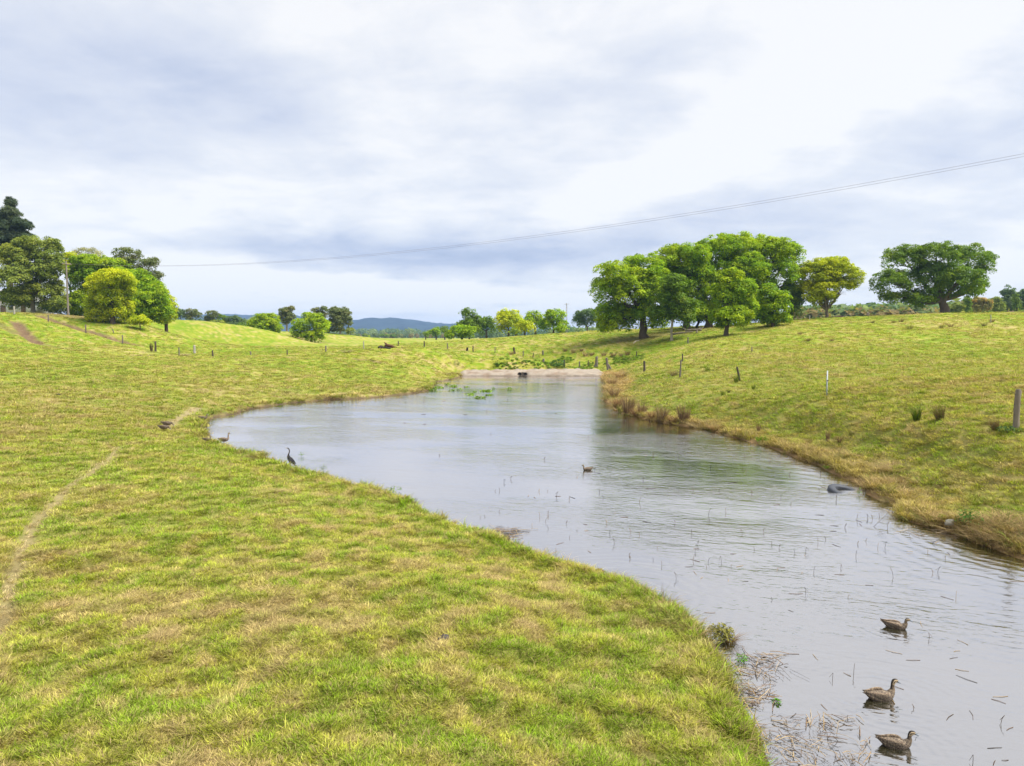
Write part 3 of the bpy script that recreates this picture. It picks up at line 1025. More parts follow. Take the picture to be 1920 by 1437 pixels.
RG_ = 'trees on the right hand rise'
make_tree('laurel_tree', 'broad spreading tree with thick dark trunk at the left end of the grove', (1208, 634), 104,
          [(1190, 552, 48, 42), (1163, 520, 48, 30), (1206, 506, 40, 30), (1140, 552, 32, 32), (1146, 592, 34, 26), (1232, 545, 34, 40), (1175, 598, 36, 22), (1216, 592, 30, 26), (1140, 608, 24, 15), (1235, 600, 20, 18)], LAUREL, seed=1, group=RG_, trunk_r=.55, gap=.12)
make_tree('slender_tree', 'dark green tree with thin pale leaning trunk in front of the grove', (1259, 635), 97,
          [(1256, 565, 30, 28), (1283, 584, 25, 26), (1240, 592, 26, 20), (1262, 536, 24, 22), (1290, 600, 14, 12)], DEEP, seed=2, group=RG_, trunk_r=.17, bark=(.30, .26, .21), lump=.8)
make_tree('laurel_tree', 'tall round topped tree standing just behind the dark slender tree', (1288, 620), 109,
          [(1290, 520, 44, 40), (1268, 488, 42, 28), (1302, 482, 34, 26), (1320, 530, 36, 40), (1268, 560, 30, 30), (1292, 582, 30, 22), (1246, 522, 28, 34)], LAUREL, seed=3, group=RG_, trunk_r=.5)
make_tree('laurel_tree', 'tallest tree at the middle of the grove with two exposed dark trunks', (1328, 616), 111,
          [(1362, 520, 46, 42), (1350, 470, 42, 28), (1388, 464, 44, 26), (1338, 560, 34, 30), (1402, 512, 42, 38), (1330, 588, 24, 16), (1400, 570, 30, 30)], LAUREL, seed=4, group=RG_, trunk_r=.55)
make_tree('laurel_tree', 'tall open crowned tree at the right rear of the grove', (1398, 612), 113,
          [(1445, 515, 46, 40), (1438, 474, 42, 30), (1482, 482, 28, 26), (1418, 545, 36, 32), (1490, 525, 20, 30), (1462, 470, 30, 22), (1415, 580, 26, 20)], LAUREL, seed=5, group=RG_, trunk_r=.5, gap=.22)
make_tree('dark_tree', 'low dark leaved tree squeezed between round bush and yellow tree', (1484, 604), 114,
          [(1486, 575, 17, 26), (1480, 548, 14, 20), (1496, 560, 12, 24)], DARKG, seed=6, group=RG_, lump=.8)
make_tree('young_laurel', 'bright green cone shaped young tree standing before the grove', (1362, 628), 91,
          [(1374, 560, 30, 30), (1370, 522, 20, 22), (1352, 552, 22, 24), (1396, 552, 24, 26), (1372, 594, 38, 22), (1350, 602, 20, 15), (1402, 584, 20, 20)], LAUREL, seed=7, group=RG_, trunk_r=.26, lump=.68, per=125, leaf=.24)
make_tree('round_bush', 'dense rounded green bush touching the ground right of the young tree', (1449, 613), 95,
          [(1450, 580, 28, 26), (1440, 553, 18, 20), (1464, 566, 18, 22), (1450, 599, 31, 13), (1434, 584, 15, 20)], LAUREL, seed=8, group=RG_, trunk_r=.2, lump=.66, per=125, leaf=.24)
make_tree('golden_tree', 'yellow leaved umbrella shaped tree with bare fanning limbs', (1550, 597), 112,
          [(1550, 520, 30, 22), (1527, 512, 30, 24), (1560, 502, 36, 20), (1592, 520, 24, 22), (1520, 540, 24, 14), (1580, 536, 26, 11), (1548, 545, 26, 16), (1535, 566, 15, 12), (1562, 556, 14, 10), (1524, 556, 16, 10)], GOLD, seed=9, group=RG_, trunk_r=.24, lump=.65, per=110, leaf=.24, bark=(.17, .13, .10), fork_h=.14, gap=.04)
make_tree('spreading_tree', 'huge wide dark green tree with thick fluted trunk alone on the ridge', (1772, 590), 115,
          [(1750, 530, 44, 38), (1696, 492, 40, 32), (1755, 486, 44, 30), (1818, 490, 40, 30), (1672, 532, 34, 26), (1690, 560, 34, 14), (1800, 530, 42, 30), (1841, 520, 20, 26), (1722, 566, 28, 12), (1822, 548, 20, 12)], DEEP, seed=10, group=RG_, trunk_r=.68, lump=.8, per=125, gap=.2, bark=(.15, .115, .09), fork_h=.22)

make_tree('understorey_tree', 'shady low growth filling the space behind the grove trunks', (1306, 618), 118,
          [(1300, 588, 34, 18), (1262, 590, 26, 15), (1340, 588, 30, 18), (1385, 588, 30, 18), (1420, 590, 24, 15)], DEEP, seed=29, group=RG_, trunk_r=.2)
LG = 'trees around the homestead on the left hill'
make_tree('bunya_pine', 'tall dark blue green conifer towering at the left edge', (20, 588), 127,
          [(14, 440, 32, 34), (20, 384, 9, 14), (22, 402, 19, 13), (30, 424, 26, 14), (2, 418, 28, 16), (-20, 450, 40, 40), (40, 446, 22, 10), (12, 478, 30, 16), (34, 466, 20, 9)], BUNYA, seed=11, group=LG, trunk_r=.5, lump=.6, leaf=.62, aspect=.16, per=80, gap=.1)
make_tree('paperbark_tree', 'loose grey green tree with thin crooked limbs beside the power pole', (62, 587), 116,
          [(66, 510, 40, 36), (72, 466, 40, 20), (30, 482, 34, 24), (22, 525, 36, 30), (96, 505, 26, 34), (75, 552, 38, 22), (104, 548, 18, 24), (25, 558, 26, 18), (100, 462, 20, 12), (110, 570, 18, 14), (40, 568, 20, 12)], OLIVE, seed=12, group=LG, trunk_r=.34, lump=.7, gap=.26, bark=(.22, .19, .15))
make_tree('laurel_tree', 'dark broad tree right behind the power pole', (172, 598), 121,
          [(172, 530, 36, 36), (150, 520, 22, 34), (196, 502, 36, 22), (222, 520, 32, 30), (152, 562, 22, 26), (160, 492, 24, 14), (160, 586, 26, 14), (190, 575, 26, 20), (205, 545, 34, 34)], LAUREL, seed=13, group=LG, trunk_r=.5)
make_tree('understorey_tree', 'shady low tree filling the gap beside the power pole', (140, 594), 126, [(118, 572, 24, 18), (142, 570, 20, 22), (95, 578, 16, 10)], DARKG, seed=28, group=LG, lump=.7)
make_tree('laurel_tree', 'mid green tree filling the middle of the left group', (240, 602), 117, [(240, 548, 30, 30), (228, 520, 26, 20), (256, 535, 24, 26), (244, 580, 30, 20), (285, 545, 20, 24)], LAUREL, seed=27, group=LG, trunk_r=.3)
make_tree('flush_tree', 'small yellow topped tree poking out above the power pole', (134, 592), 124, [(131, 486, 17, 10), (120, 500, 14, 14), (140, 505, 14, 16)], GOLD, seed=14, group=LG, trunk_r=.2, lump=.8)
make_tree('laurel_tree', 'bright yellow green billowing tree at the front of the left group', (212, 604), 107,
          [(208, 558, 34, 34), (180, 540, 22, 22), (214, 520, 32, 15), (236, 536, 20, 20), (176, 572, 18, 18), (202, 588, 26, 18), (228, 582, 22, 22), (180, 590, 18, 14)], LAUREL_Y, seed=15, group=LG, trunk_r=.35, lump=.72, per=125, leaf=.25)
make_tree('laurel_tree', 'olive green tree leaning out right of the yellow green one', (268, 606), 115,
          [(268, 555, 32, 40), (288, 560, 24, 32), (250, 572, 24, 26), (298, 580, 20, 22), (262, 525, 24, 18), (250, 592, 24, 16), (280, 594, 26, 13), (300, 590, 22, 16), (275, 570, 36, 28)], LAUREL, seed=16, group=LG, trunk_r=.4, fill=1.1)
make_tree('feathery_tree', 'airy tree with feathery grey green top above the left group', (256, 600), 124,
          [(238, 480, 24, 16), (264, 497, 24, 16), (284, 492, 14, 9), (270, 520, 28, 16), (292, 520, 12, 12), (230, 498, 14, 10)], GUM, seed=17, group=LG, trunk_r=.28, gap=.42, lump=.7, leaf=.26, per=90)
make_tree('bare_tree', 'pale grey nearly leafless treetop behind the left group', (160, 594), 138, [(160, 474, 26, 9), (142, 480, 14, 8), (176, 480, 14, 7)], GREYG, seed=18, group=LG, gap=.5, per=50, lump=.7, leaf=.22, trunk_r=.25, bark=(.25, .23, .2))
make_tree('laurel_tree', 'yellow green tree at the far right of the left group', (312, 604), 120, [(308, 572, 17, 26), (318, 582, 12, 19), (300, 560, 14, 18), (305, 596, 18, 10), (316, 592, 12, 12)], LAUREL_Y, seed=19, group=LG, lump=.75)
make_tree('low_bush', 'low bright bush on the slope below the left group', (263, 611), 106, [(260, 601, 15, 10), (270, 604, 10, 7), (250, 604, 9, 6)], LAUREL_Y, seed=20, group=LG, lump=.5, per=80, leaf=.22, trunk_r=.08)

MG = 'trees on the middle distance rises'
make_tree('round_tree', 'smaller of two dome shaped trees on the middle hill', (497, 632), 165, [(495, 608, 29, 20), (478, 614, 15, 15), (512, 612, 17, 16), (497, 620, 26, 12)], LAUREL, seed=21, group=MG, lump=.85, per=85, leaf=.34)
make_tree('round_tree', 'larger of two dome shaped trees on the middle hill', (584, 642), 150, [(580, 610, 30, 24), (560, 620, 17, 15), (602, 612, 18, 20), (588, 631, 20, 11)], LAUREL, seed=22, group=MG, lump=.85, per=85, leaf=.34)
make_tree('gum_tree', 'thin dark gum tree between the two dome shaped trees', (538, 622), 182, [(535, 584, 12, 8), (530, 598, 10, 12), (544, 600, 9, 14), (545, 580, 6, 5)], GUM, seed=23, group=MG, lump=.75, per=80, leaf=.36, gap=.15, bark=(.3, .26, .22))
make_tree('gum_tree', 'tall ragged gum tree right of the larger dome shaped tree', (638, 628), 182, [(636, 602, 20, 20), (630, 585, 15, 9), (645, 590, 12, 12), (622, 612, 18, 12), (652, 602, 8, 10)], GUM, seed=24, group=MG, lump=.75, per=80, leaf=.36, gap=.2, bark=(.3, .26, .22))
make_tree('gum_tree', 'flat topped gum crown peeping over the larger dome shaped tree', (600, 626), 190, [(592, 583, 9, 5), (605, 581, 9, 6), (602, 592, 12, 8)], GUM, seed=25, group=MG, lump=.8, per=70, leaf=.36, gap=.2)
make_tree('small_tree', 'little olive tree at the foot of the gums beside the hills', (657, 635), 210, [(657, 621, 7, 8)], OLIVE, seed=26, group=MG, lump=.7, per=60, leaf=.35)
for k, (lb, bx, by, Y, lo, pal) in enumerate((
        ('bluish tree mass close behind the left group', 340, 606, 215, [(338, 590, 12, 10), (330, 585, 9, 12)], BLUEG),
        ('spindly gum just right of the left group', 362, 606, 215, [(360, 586, 12, 6), (368, 592, 9, 8), (355, 596, 10, 7)], GUM),
        ('sparse gum with two rounded tops over the green slope', 400, 610, 225, [(397, 588, 11, 5), (406, 594, 10, 6), (392, 599, 9, 7)], GUM),
        ('rounded olive shrub tree below the sparse gum', 402, 612, 205, [(402, 606, 10, 6), (412, 608, 8, 5)], OLIVE),
        ('mid green tree between sparse gum and dome tree', 420, 613, 225, [(419, 599, 10, 9), (424, 606, 12, 7)], DEEP),
        ('pale grey green tree left of the smaller dome tree', 442, 616, 225, [(440, 600, 12, 8), (452, 604, 9, 8), (440, 610, 14, 7)], BLUEG),
        ('dark low tree touching the smaller dome tree', 452, 620, 205, [(453, 613, 10, 6), (465, 616, 8, 5)], DEEP))):
    make_tree('distant_tree', lb, (bx, by), Y, lo, pal, group='distant trees behind the left slope', seed=30 + k, lump=.95, per=60, leaf=.42, gap=.12, trunk_r=.2)
CG = 'trees beyond the pasture in the middle'
for k, (lb, bx, by, Y, lo, pal) in enumerate((
        ('tallest tree of the middle row with narrow top', 880, 634, 168, [(878, 592, 14, 14), (884, 610, 20, 16), (895, 600, 8, 8), (872, 615, 16, 14)], DEEP),
        ('low wide green tree at the left front of the middle row', 866, 636, 150, [(862, 622, 20, 12), (845, 628, 11, 8), (878, 624, 18, 12)], LAUREL),
        ('dark green tree filling the gap right of the tallest one', 912, 630, 170, [(912, 606, 16, 13), (900, 618, 16, 12), (922, 612, 10, 14)], DEEP),
        ('yellowish rounded tree in the middle row', 954, 627, 160, [(954, 594, 22, 13), (944, 606, 18, 14), (966, 606, 18, 14), (940, 618, 10, 7)], LAUREL_Y),
        ('small yellow green tree in front of the middle row', 984, 628, 150, [(984, 612, 13, 12), (978, 618, 8, 8), (992, 617, 9, 8)], LAUREL_Y),
        ('green tree behind the small yellow green one', 1004, 622, 168, [(1000, 598, 17, 13), (1012, 610, 14, 11), (990, 602, 9, 10)], LAUREL),
        ('full rounded tree at the right end of the middle row', 1038, 622, 160, [(1038, 598, 23, 17), (1028, 610, 17, 12), (1050, 608, 13, 13)], LAUREL),
        ('tiny bush right of the middle row', 1050, 623, 140, [(1050, 617, 7, 5), (1053, 619, 5, 4)], LAUREL),
        ('tiny dark bush left of small yellow green tree', 968, 627, 148, [(967, 622, 4, 4)], DEEP),
        ('blue green tree standing apart left of the grove', 1101, 620, 200, [(1100, 594, 22, 16), (1088, 602, 15, 12), (1116, 602, 15, 13)], BLUEG),
        ('far green tree at the left end of the middle row', 818, 634, 240, [(818, 622, 9, 9), (810, 626, 8, 7)], LAUREL),
        ('far dark tree beside the low wide green tree', 834, 634, 245, [(834, 621, 10, 8), (840, 625, 6, 6)], DEEP),
        ('far small tree by itself in the plain before the hills', 798, 635, 260, [(798, 628, 6, 6)], DEEP))):
    make_tree('pasture_tree', lb, (bx, by), Y, lo, pal, group=CG, seed=50 + k, lump=.95, per=75, leaf=.38, gap=.06, trunk_r=.24)
TG = 'trees behind the right ridge'
for k, (lb, bx, by, Y, lo, pal) in enumerate((
        ('pale green tree just right of the huge trunk', 1797, 596, 190, [(1797, 578, 14, 9), (1790, 584, 9, 6)], OLIVE),
        ('dark slim cypress behind the ridge', 1815, 596, 185, [(1815, 571, 5, 8), (1813, 562, 4, 6), (1816, 582, 5, 8)], DARKG),
        ('tree with rusty orange blossom behind the ridge', 1838, 596, 200, [(1836, 568, 14, 10), (1850, 574, 14, 12), (1828, 578, 12, 9)], RUST),
        ('grey green tree right of the rusty orange one', 1866, 598, 205, [(1864, 572, 14, 14), (1874, 580, 12, 10)], OLIVE),
        ('domed tall tree close to the right edge behind the ridge', 1890, 598, 215, [(1890, 552, 13, 15), (1884, 570, 14, 16), (1900, 572, 12, 14)], BLUEG),
        ('dark conifer near the right edge behind the ridge', 1906, 596, 190, [(1906, 565, 4, 9), (1907, 578, 6, 10), (1905, 556, 3, 5)], DARKG),
        ('tree cut off by the right edge behind the ridge', 1930, 600, 220, [(1922, 556, 16, 14), (1932, 574, 18, 16)], BLUEG))):
    make_tree('ridge_tree', lb, (bx, by), Y, lo, pal, group=TG, seed=70 + k, lump=.7, per=70, leaf=.38, gap=.06, trunk_r=.2)


def far_wood(name, label, spans, seed, leaf=1.1):
    """a distant belt of trees that reads as one mass"""
    rg = np.random.default_rng(seed)
    CV, CF, CC, off = [], [], [], 0
    for (x0, x1, ytop, ybot, Y0, Y1, n, pal) in spans:
        pc = np.array([p_[0] for p_ in pal])
        for i in range(n):
            px, Y = x0 + (x1 - x0) * rg.random(), Y0 + (Y1 - Y0) * rg.random()
            b0 = at_y(px, ybot, Y)
            tp = at_y(px, ytop + (ybot - ytop) * 0.35 * rg.random(), Y)
            h = max(2.0, (tp[2] - ground_at(b0[0], b0[1])))
            c = np.array([b0[0], b0[1], tp[2] - h * .5])
            m_ = int(140)
            u_ = rg.normal(size=(m_, 3))
            u_ /= np.linalg.norm(u_, axis=1)[:, None]
            cen = c + u_ * np.array([h * .5, h * .5, h * .52]) * (0.6 + .45 * rg.random(m_))[:, None]
            nr_ = u_ * .7 + np.array([0, 0, .5]) + rg.normal(size=(m_, 3)) * .4
            nr_ /= np.linalg.norm(nr_, axis=1)[:, None]
            cl_ = pc[rg.integers(0, len(pc))][None] * (0.7 + 0.5 * rg.random(m_))[:, None]
            v_, f_, k_ = leaves(cen, nr_, h * 0.2 * (0.6 + 0.7 * rg.random(m_)), cl_, rg, .8)
            CV.append(v_); CF.append(f_ + off); CC.append(k_); off += len(v_)
    me = np_mesh(name, np.concatenate(CV), np.concatenate(CF), np.concatenate(CC))
    return link(name, me, m_leaf, kind='stuff', label=label)


far_wood('far_wood', 'dense grey green wood behind the right ridge',
         [(1500, 1660, 570, 600, 230, 290, 110, BLUEG), (1500, 1660, 578, 600, 220, 260, 60, GUM), (1640, 1800, 568, 598, 230, 300, 110, BLUEG), (1640, 1800, 575, 598, 220, 250, 70, GUM),
          (1790, 1990, 562, 598, 250, 320, 110, GUM), (1790, 1990, 575, 598, 215, 250, 90, OLIVE)], 201)
far_wood('plain_wood', 'dark tree belts across the plain below the hills',
         [(600, 860, 615, 630, 900, 1500, 110, BLUEG), (620, 860, 624, 633, 560, 800, 60, GUM), (1050, 1130, 612, 632, 420, 600, 50, BLUEG), (300, 480, 598, 620, 320, 420, 70, BLUEG), (860, 1060, 616, 632, 500, 700, 60, BLUEG)], 202)
for k, (px, Y) in enumerate(((683, 520), (716, 540), (726, 545), (737, 548), (670, 500))):
    make_tree('plain_tree', ['small dark field tree left of the lone conical shrub', 'leftmost of three small trees in a row on the plain', 'middle of three small trees in a row on the plain',
                             'rightmost of three small trees in a row on the plain', 'tiny dark tree at the foot of the gum hill'][k], (px, 635.5), Y, [(px, 630, 5, 2.6)], DEEP, group='field trees on the plain', seed=90 + k, lump=1.2, per=50, leaf=.8, trunk_r=.25)
make_tree('conical_shrub', 'lone bright conical shrub on the plain before the hills', (692, 640), 330, [(692, 636, 3, 4), (692, 632, 2, 3)], LAUREL, seed=97, lump=.6, per=60, leaf=.4, trunk_r=.12)

# ------------------------------------------------------------------ concrete dam with two culvert pipes
m_conc = mat_plain('rough_concrete', None, 0.9, 2.2, 0.42, 0.10, 0.2)
m_dark = mat_plain('pipe_inside', (.02, .018, .015), 0.9, 5, 0.3, 0.0)
A_, B_ = at_z(862, 705.5, 0.0), at_z(1134, 705.5, 0.0)
dam_y = DAM_Y
root = link('concrete_dam', None, None, None, (0, dam_y, 0), 'pinkish weathered concrete dam across the far end of the pond', 'dam')
nx_ = 96
xs_ = np.linspace(A_[0] - 0.3, B_[0] + 0.2, nx_)
cx_ = at_y(980, 700, dam_y)[0]
prof = [(-0.5, -0.5), (-0.25, 0.02), (0.15, 0.22), (0.62, 0.42), (1.1, 0.54), (1.6, 0.62), (2.2, 0.66), (3.0, 0.66), (3.6, 0.5), (4.1, -0.2)]
V = []
for i, x in enumerate(xs_):
    end = min(1.0, (x - xs_[0]) / 1.2 + 0.35, (xs_[-1] - x) / 0.7 + 0.25)
    for j, (y, z) in enumerate(prof):
        n_ = float(fbm(np.array([x * .9]), np.array([y * 1.4 + 3]), 3, 301)[0])
        notch = math.exp(-((x - cx_) / 0.62) ** 4) * (1.0 if 1 <= j <= 2 else 0.0)
        V.append((x, y + 0.30 * n_ + notch * 0.75, z * end * (1 + .18 * n_) + 0.09 * n_ * (j > 0) + 0.05 * math.sin(x * .35)))
V = np.array(V)
k = len(prof)
F = np.array([(i * k + j, (i + 1) * k + j, (i + 1) * k + j + 1, i * k + j + 1) for i in range(nx_ - 1) for j in range(k - 1)])
st_ = smooth(0.0, 0.5, fbm(V[:, 0] * .5, V[:, 1] * 1.2 + 9, 3, 305))[:, None]
cc = np.array([.29, .245, .195])[None] * (1 - .75 * st_) + np.array([.19, .125, .08])[None] * .75 * st_
wet = (1 - smooth(0.02, 0.14, V[:, 2]))[:, None]
cc = cc * (1 - wet * .6) + np.array([.1, .075, .05]) * wet * .6
link('dam_wall', np_mesh('dam_wall', V, F, cc, True), m_conc, root)
for s in (-1, 1):
    px_ = cx_ + s * 0.33
    mb = MB()
    ang = np.linspace(0, 2 * math.pi, 19)[:-1]
    rings = []
    for (y, r) in ((1.6, .20), (0.36, .20), (0.28, .205), (0.28, .265), (0.36, .27), (1.2, .27)):
        rings.append(np.stack([px_ + r * np.cos(ang), np.full(18, y), 0.20 + r * np.sin(ang)], 1))
    Vp = np.concatenate(rings)
    Fp = [(a * 18 + j, a * 18 + (j + 1) % 18, (a + 1) * 18 + (j + 1) % 18, (a + 1) * 18 + j) for a in range(5) for j in range(18)]
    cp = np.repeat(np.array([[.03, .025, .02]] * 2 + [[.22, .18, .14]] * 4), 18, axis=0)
    mb.add(Vp, Fp, cp)
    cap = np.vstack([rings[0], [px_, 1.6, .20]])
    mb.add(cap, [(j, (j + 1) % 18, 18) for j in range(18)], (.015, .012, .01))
    link('culvert_pipe', mb.mesh('culvert_pipe', True), m_conc, root)

# ------------------------------------------------------------------ fence posts
m_wood = mat_plain('weathered_wood', None, 0.92, 5.0, 0.5, 0.03, 0.15, (6, 6, 0.8))
m_steel = mat_plain('rusty_steel', None, 0.7, 20, 0.35, 0.0, 0.4)
WOOD_D, WOOD_G, WOOD_P = (.085, .068, .052), (.17, .145, .12), (.36, .33, .29)


def post(label, bx, by, ty, wpx, col, tilt=0.0, group='old fence posts in the pasture', kind='wood', name='fence_post', brace=None, depth=None):
    g = hit(bx, by) if depth is None else None
    if g is None:
        g = at_y(bx, by, depth)
        g[2] = ground_at(g[0], g[1])
    h = max(0.3, (by - ty) * g[1] / FPX)
    r = max(0.018, wpx * g[1] / FPX / 2)
    mb = MB()
    tx = math.tan(tilt)
    if kind == 'wood':
        zz = np.array([-0.25, 0, .25, .5, .75, .93, 1.0]) * h
        zz[0] = -0.25
        pts = np.stack([zz * tx + RNG.normal(0, r * .08, 7), RNG.normal(0, r * .08, 7), zz], 1)
        mb.tube(pts, r * np.array([1.12, 1.1, 1.0, .97, .95, .93, .72]), 9, col, jitter=.10)
        for zf in (.35, .62, .86):
            if h > .8:
                mb.tube([(zf * h * tx - r * 1.15, -r * .2, zf * h), (zf * h * tx + r * 1.15, -r * .2, zf * h + .01)], r * .12, 5, (.12, .1, .09))
    else:
        for a in (0, 2.09, 4.19):
            d = np.array([math.cos(a), math.sin(a)])
            n_ = np.array([-d[1], d[0]]) * r * .22
            b = np.array([[0, 0], d * r * 1.3])
            q = [b[0] - n_, b[1] - n_, b[1] + n_, b[0] + n_]
            V = [(*p_, -.2) for p_ in q] + [(p_[0] + h * tx, p_[1], h) for p_ in q]
            mb.add(V, [(0, 1, 5, 4), (1, 2, 6, 5), (2, 3, 7, 6), (3, 0, 4, 7), (4, 5, 6, 7)], col)
    if brace:
        mb.tube([(brace, -.05, -.05), (brace * .5 + .25 * h * tx, 0, .3 * h), (.55 * h * tx, 0, .55 * h)], [r * .8, r * .7, r * .6], 7, col)
    return link(name, mb.mesh(name, kind == 'wood'), m_wood if kind == 'wood' else m_steel, None, tuple(g), label, 'post', group)


PST = (.10, .075, .06)
post('pale short post at the far left hilltop below the house', 27, 590, 575, 3.2, WOOD_P)
post('thin dark picket near the top of the left hill', 91, 604, 591, 1.6, PST, kind='steel')
post('thin dark picket on the left hill beside the brown rut', 161, 625, 609, 1.8, PST, kind='steel')
post('thin picket leaning left on the grassy left hill', 214, 625, 617, 1.4, PST, -.35, kind='steel')
post('thin upright picket above the lower end of the left rut', 230, 645, 629, 1.8, PST, kind='steel')
post('tall dark post beside the dead brown shrub', 292, 660, 641, 3.4, WOOD_D)
post('thin grey post with a pale grass clump at its foot', 336, 668, 652, 2.4, WOOD_G)
post('thick pale grey post right of the pale grass clump', 365, 663, 648, 4.4, WOOD_P)
post('short brown post right of the thick pale grey one', 399, 669, 657, 3.2, WOOD_D)
post('stubby post below the left end of the bright slope', 470, 666, 659, 3.0, WOOD_G)
post('slim post below the smaller dome shaped tree', 538.5, 665.5, 656.5, 2.4, WOOD_D)
post('post below the larger dome shaped tree', 611, 660, 649, 2.8, WOOD_G)
post('pale tall pole left of the fallen log heap', 682, 654.5, 640, 2.0, WOOD_P)
post('post just right of the fallen log heap', 747, 649, 640, 2.2, WOOD_D)
post('dark post below the right foot of the hills', 795.5, 651, 640, 2.4, WOOD_D)
post('post left of the short black stump', 839, 654, 644, 2.4, WOOD_G)
post('short black burnt stump in the fence line', 876, 658.5, 652.5, 4.0, (.018, .016, .014), name='burnt_stump')
post('post wrapped in brown grass right of the black stump', 887, 660, 649, 2.2, WOOD_D)
post('thin pale picket in mid pasture behind the dam', 928, 662, 650.7, 1.3, PST, kind='steel')
post('thick leaning post with a straw tussock at its foot', 965, 664, 652, 3.6, WOOD_D, -.15)
post('thin post behind the culvert end of the dam', 981, 668, 658, 2.0, WOOD_G)
post('thin picket leaning left behind the dam', 999, 671, 662, 1.5, WOOD_D, .2)
post('upright post in the pasture above the marsh plants', 1018, 667, 658, 3.0, WOOD_G)
post('grey post standing in the marsh plants', 1019, 680, 673, 4.0, WOOD_G)
post('dark post right of the tallest marsh plants', 1058, 690, 675, 3.4, WOOD_D)
post('short post halfway along behind the dam', 1086.5, 690, 678, 2.8, WOOD_G)
post('very thin post left of the thick dam post', 1103, 688, 676, 1.5, WOOD_D)
post('thickest upright post at the right end of the dam', 1118.7, 689, 669, 5.2, WOOD_G, brace=-.28)
post('split braced post at the right corner of the dam', 1140, 694, 671.5, 4.8, WOOD_G, -.12, brace=.42)
post('slim post on the slope between marsh and grove', 1193.5, 670, 660, 2.2, WOOD_D)
post('dark post on the right bank above the dead grass', 1208, 699, 678, 4.2, WOOD_D)
post('short post on the slope under the grove', 1290, 646, 633, 2.6, WOOD_G)
post('dark post behind the straw clump on the right slope', 1279.5, 679, 664, 2.6, WOOD_D)
post('tall thin post beside the straw clump on the right slope', 1275, 708.5, 675, 3.0, WOOD_G, .04)
post('dark post leaning left with green rushes at its foot', 1387, 715, 689, 4.0, WOOD_D, -.22)
post('thin dark picket leaning on the bright right slope', 1410.5, 660, 652, 1.6, PST, -.15, kind='steel')
post('thin pale post on the ridge right of the huge tree', 1858, 606, 591, 1.6, WOOD_P, -.06)
post('small pale post on the ridge left of the golden tree', 1518, 601, 592, 1.5, WOOD_P)
post('large weathered grey post at the right edge', 1904, 806, 731, 10.5, (.22, .185, .145), .02)
# white plastic electric fence post
g = hit(1550, 743)
mb = MB()
hh = 47 * g[1] / FPX
mb.box((0, 0, hh / 2 - .1), (.055, .03, hh + .2), (.40, .43, .46))
mb.box((0, 0, hh - .0), (.035, .02, .05), (.40, .43, .46))
ro = link('electric_fence_post', None, None, None, tuple(g), 'slim white plastic electric fence post on the right slope', 'post')
link('stake', mb.mesh('stake'), mat_plain('white_plastic', None, .5, 4, .12, 0), ro)
mb = MB()
mb.tube([(-.02, -.02, hh * .62), (.03, -.05, hh * .63), (.06, -.03, hh * .62)], [.02, .024, .016], 7, (.03, .03, .03))
link('insulator', mb.mesh('insulator'), m_steel, ro)

# ------------------------------------------------------------------ power pole and its two wires
P1, P2, SAG = at_y(124, 494, 113), np.array([48.0, 45.0, 19.33]), 3.62
gp = ground_at(P1[0], P1[1])
wd_ = math.atan2(P2[1] - P1[1], P2[0] - P1[0])


def power_pole(label, P):
    gz_ = ground_at(P[0], P[1])
    h = P[2] - gz_ + .35
    ro = link('power_pole', None, None, None, (P[0], P[1], gz_), label, 'power pole', 'power poles')
    mb = MB()
    zz = np.linspace(-.4, h, 8)
    mb.tube(np.stack([zz * 0, zz * 0, zz], 1), np.linspace(.16, .10, 8), 10, (.23, .20, .175))
    link('pole', mb.mesh('pole', True), m_wood, ro)
    mb = MB()
    mb.box((0, -.14, h - .5), (1.5, .1, .12), (.22, .18, .14), 0)
    arm = link('cross_arm', mb.mesh('cross_arm'), m_wood, ro)
    arm.rotation_euler = (0, 0, wd_ + math.pi / 2)
    for s in (-.6, .6):
        mb = MB()
        zz = np.array([0, .04, .05, .09, .1, .14])
        mb.tube(np.stack([zz * 0 + s, zz * 0 - .14, h - .44 + zz], 1), [.02, .02, .05, .05, .03, .03], 8, (.45, .42, .38))
        link('insulator', mb.mesh('insulator'), m_steel, arm)
    return ro


power_pole('pale wooden power pole among the trees on the left hill', P1)
power_pole('tall wooden power pole on the right slope where the wires end', P2)
m_wire = mat_plain('wire', (.20, .17, .19), .6, 5, .1, 0)
nrm2 = np.array([-math.sin(wd_), math.cos(wd_)])
for s, lb, dz in ((-.6, 'lower of two thin dark wires sagging across the sky', -.04), (.6, 'upper of two thin dark wires sagging across the sky', .0)):
    tt = np.linspace(0, 1, 90)
    pts = np.stack([P1[0] + (P2[0] - P1[0]) * tt + nrm2[0] * s, P1[1] + (P2[1] - P1[1]) * tt + nrm2[1] * s, P1[2] + dz + (P2[2] - P1[2]) * tt - 4 * SAG * tt * (1 - tt)], 1)
    mb = MB()
    mb.tube(pts, 0.010, 5, (.1, .09, .1))
    link('power_wire', mb.mesh('power_wire', True), m_wire, None, None, lb, 'wire', 'overhead wires')
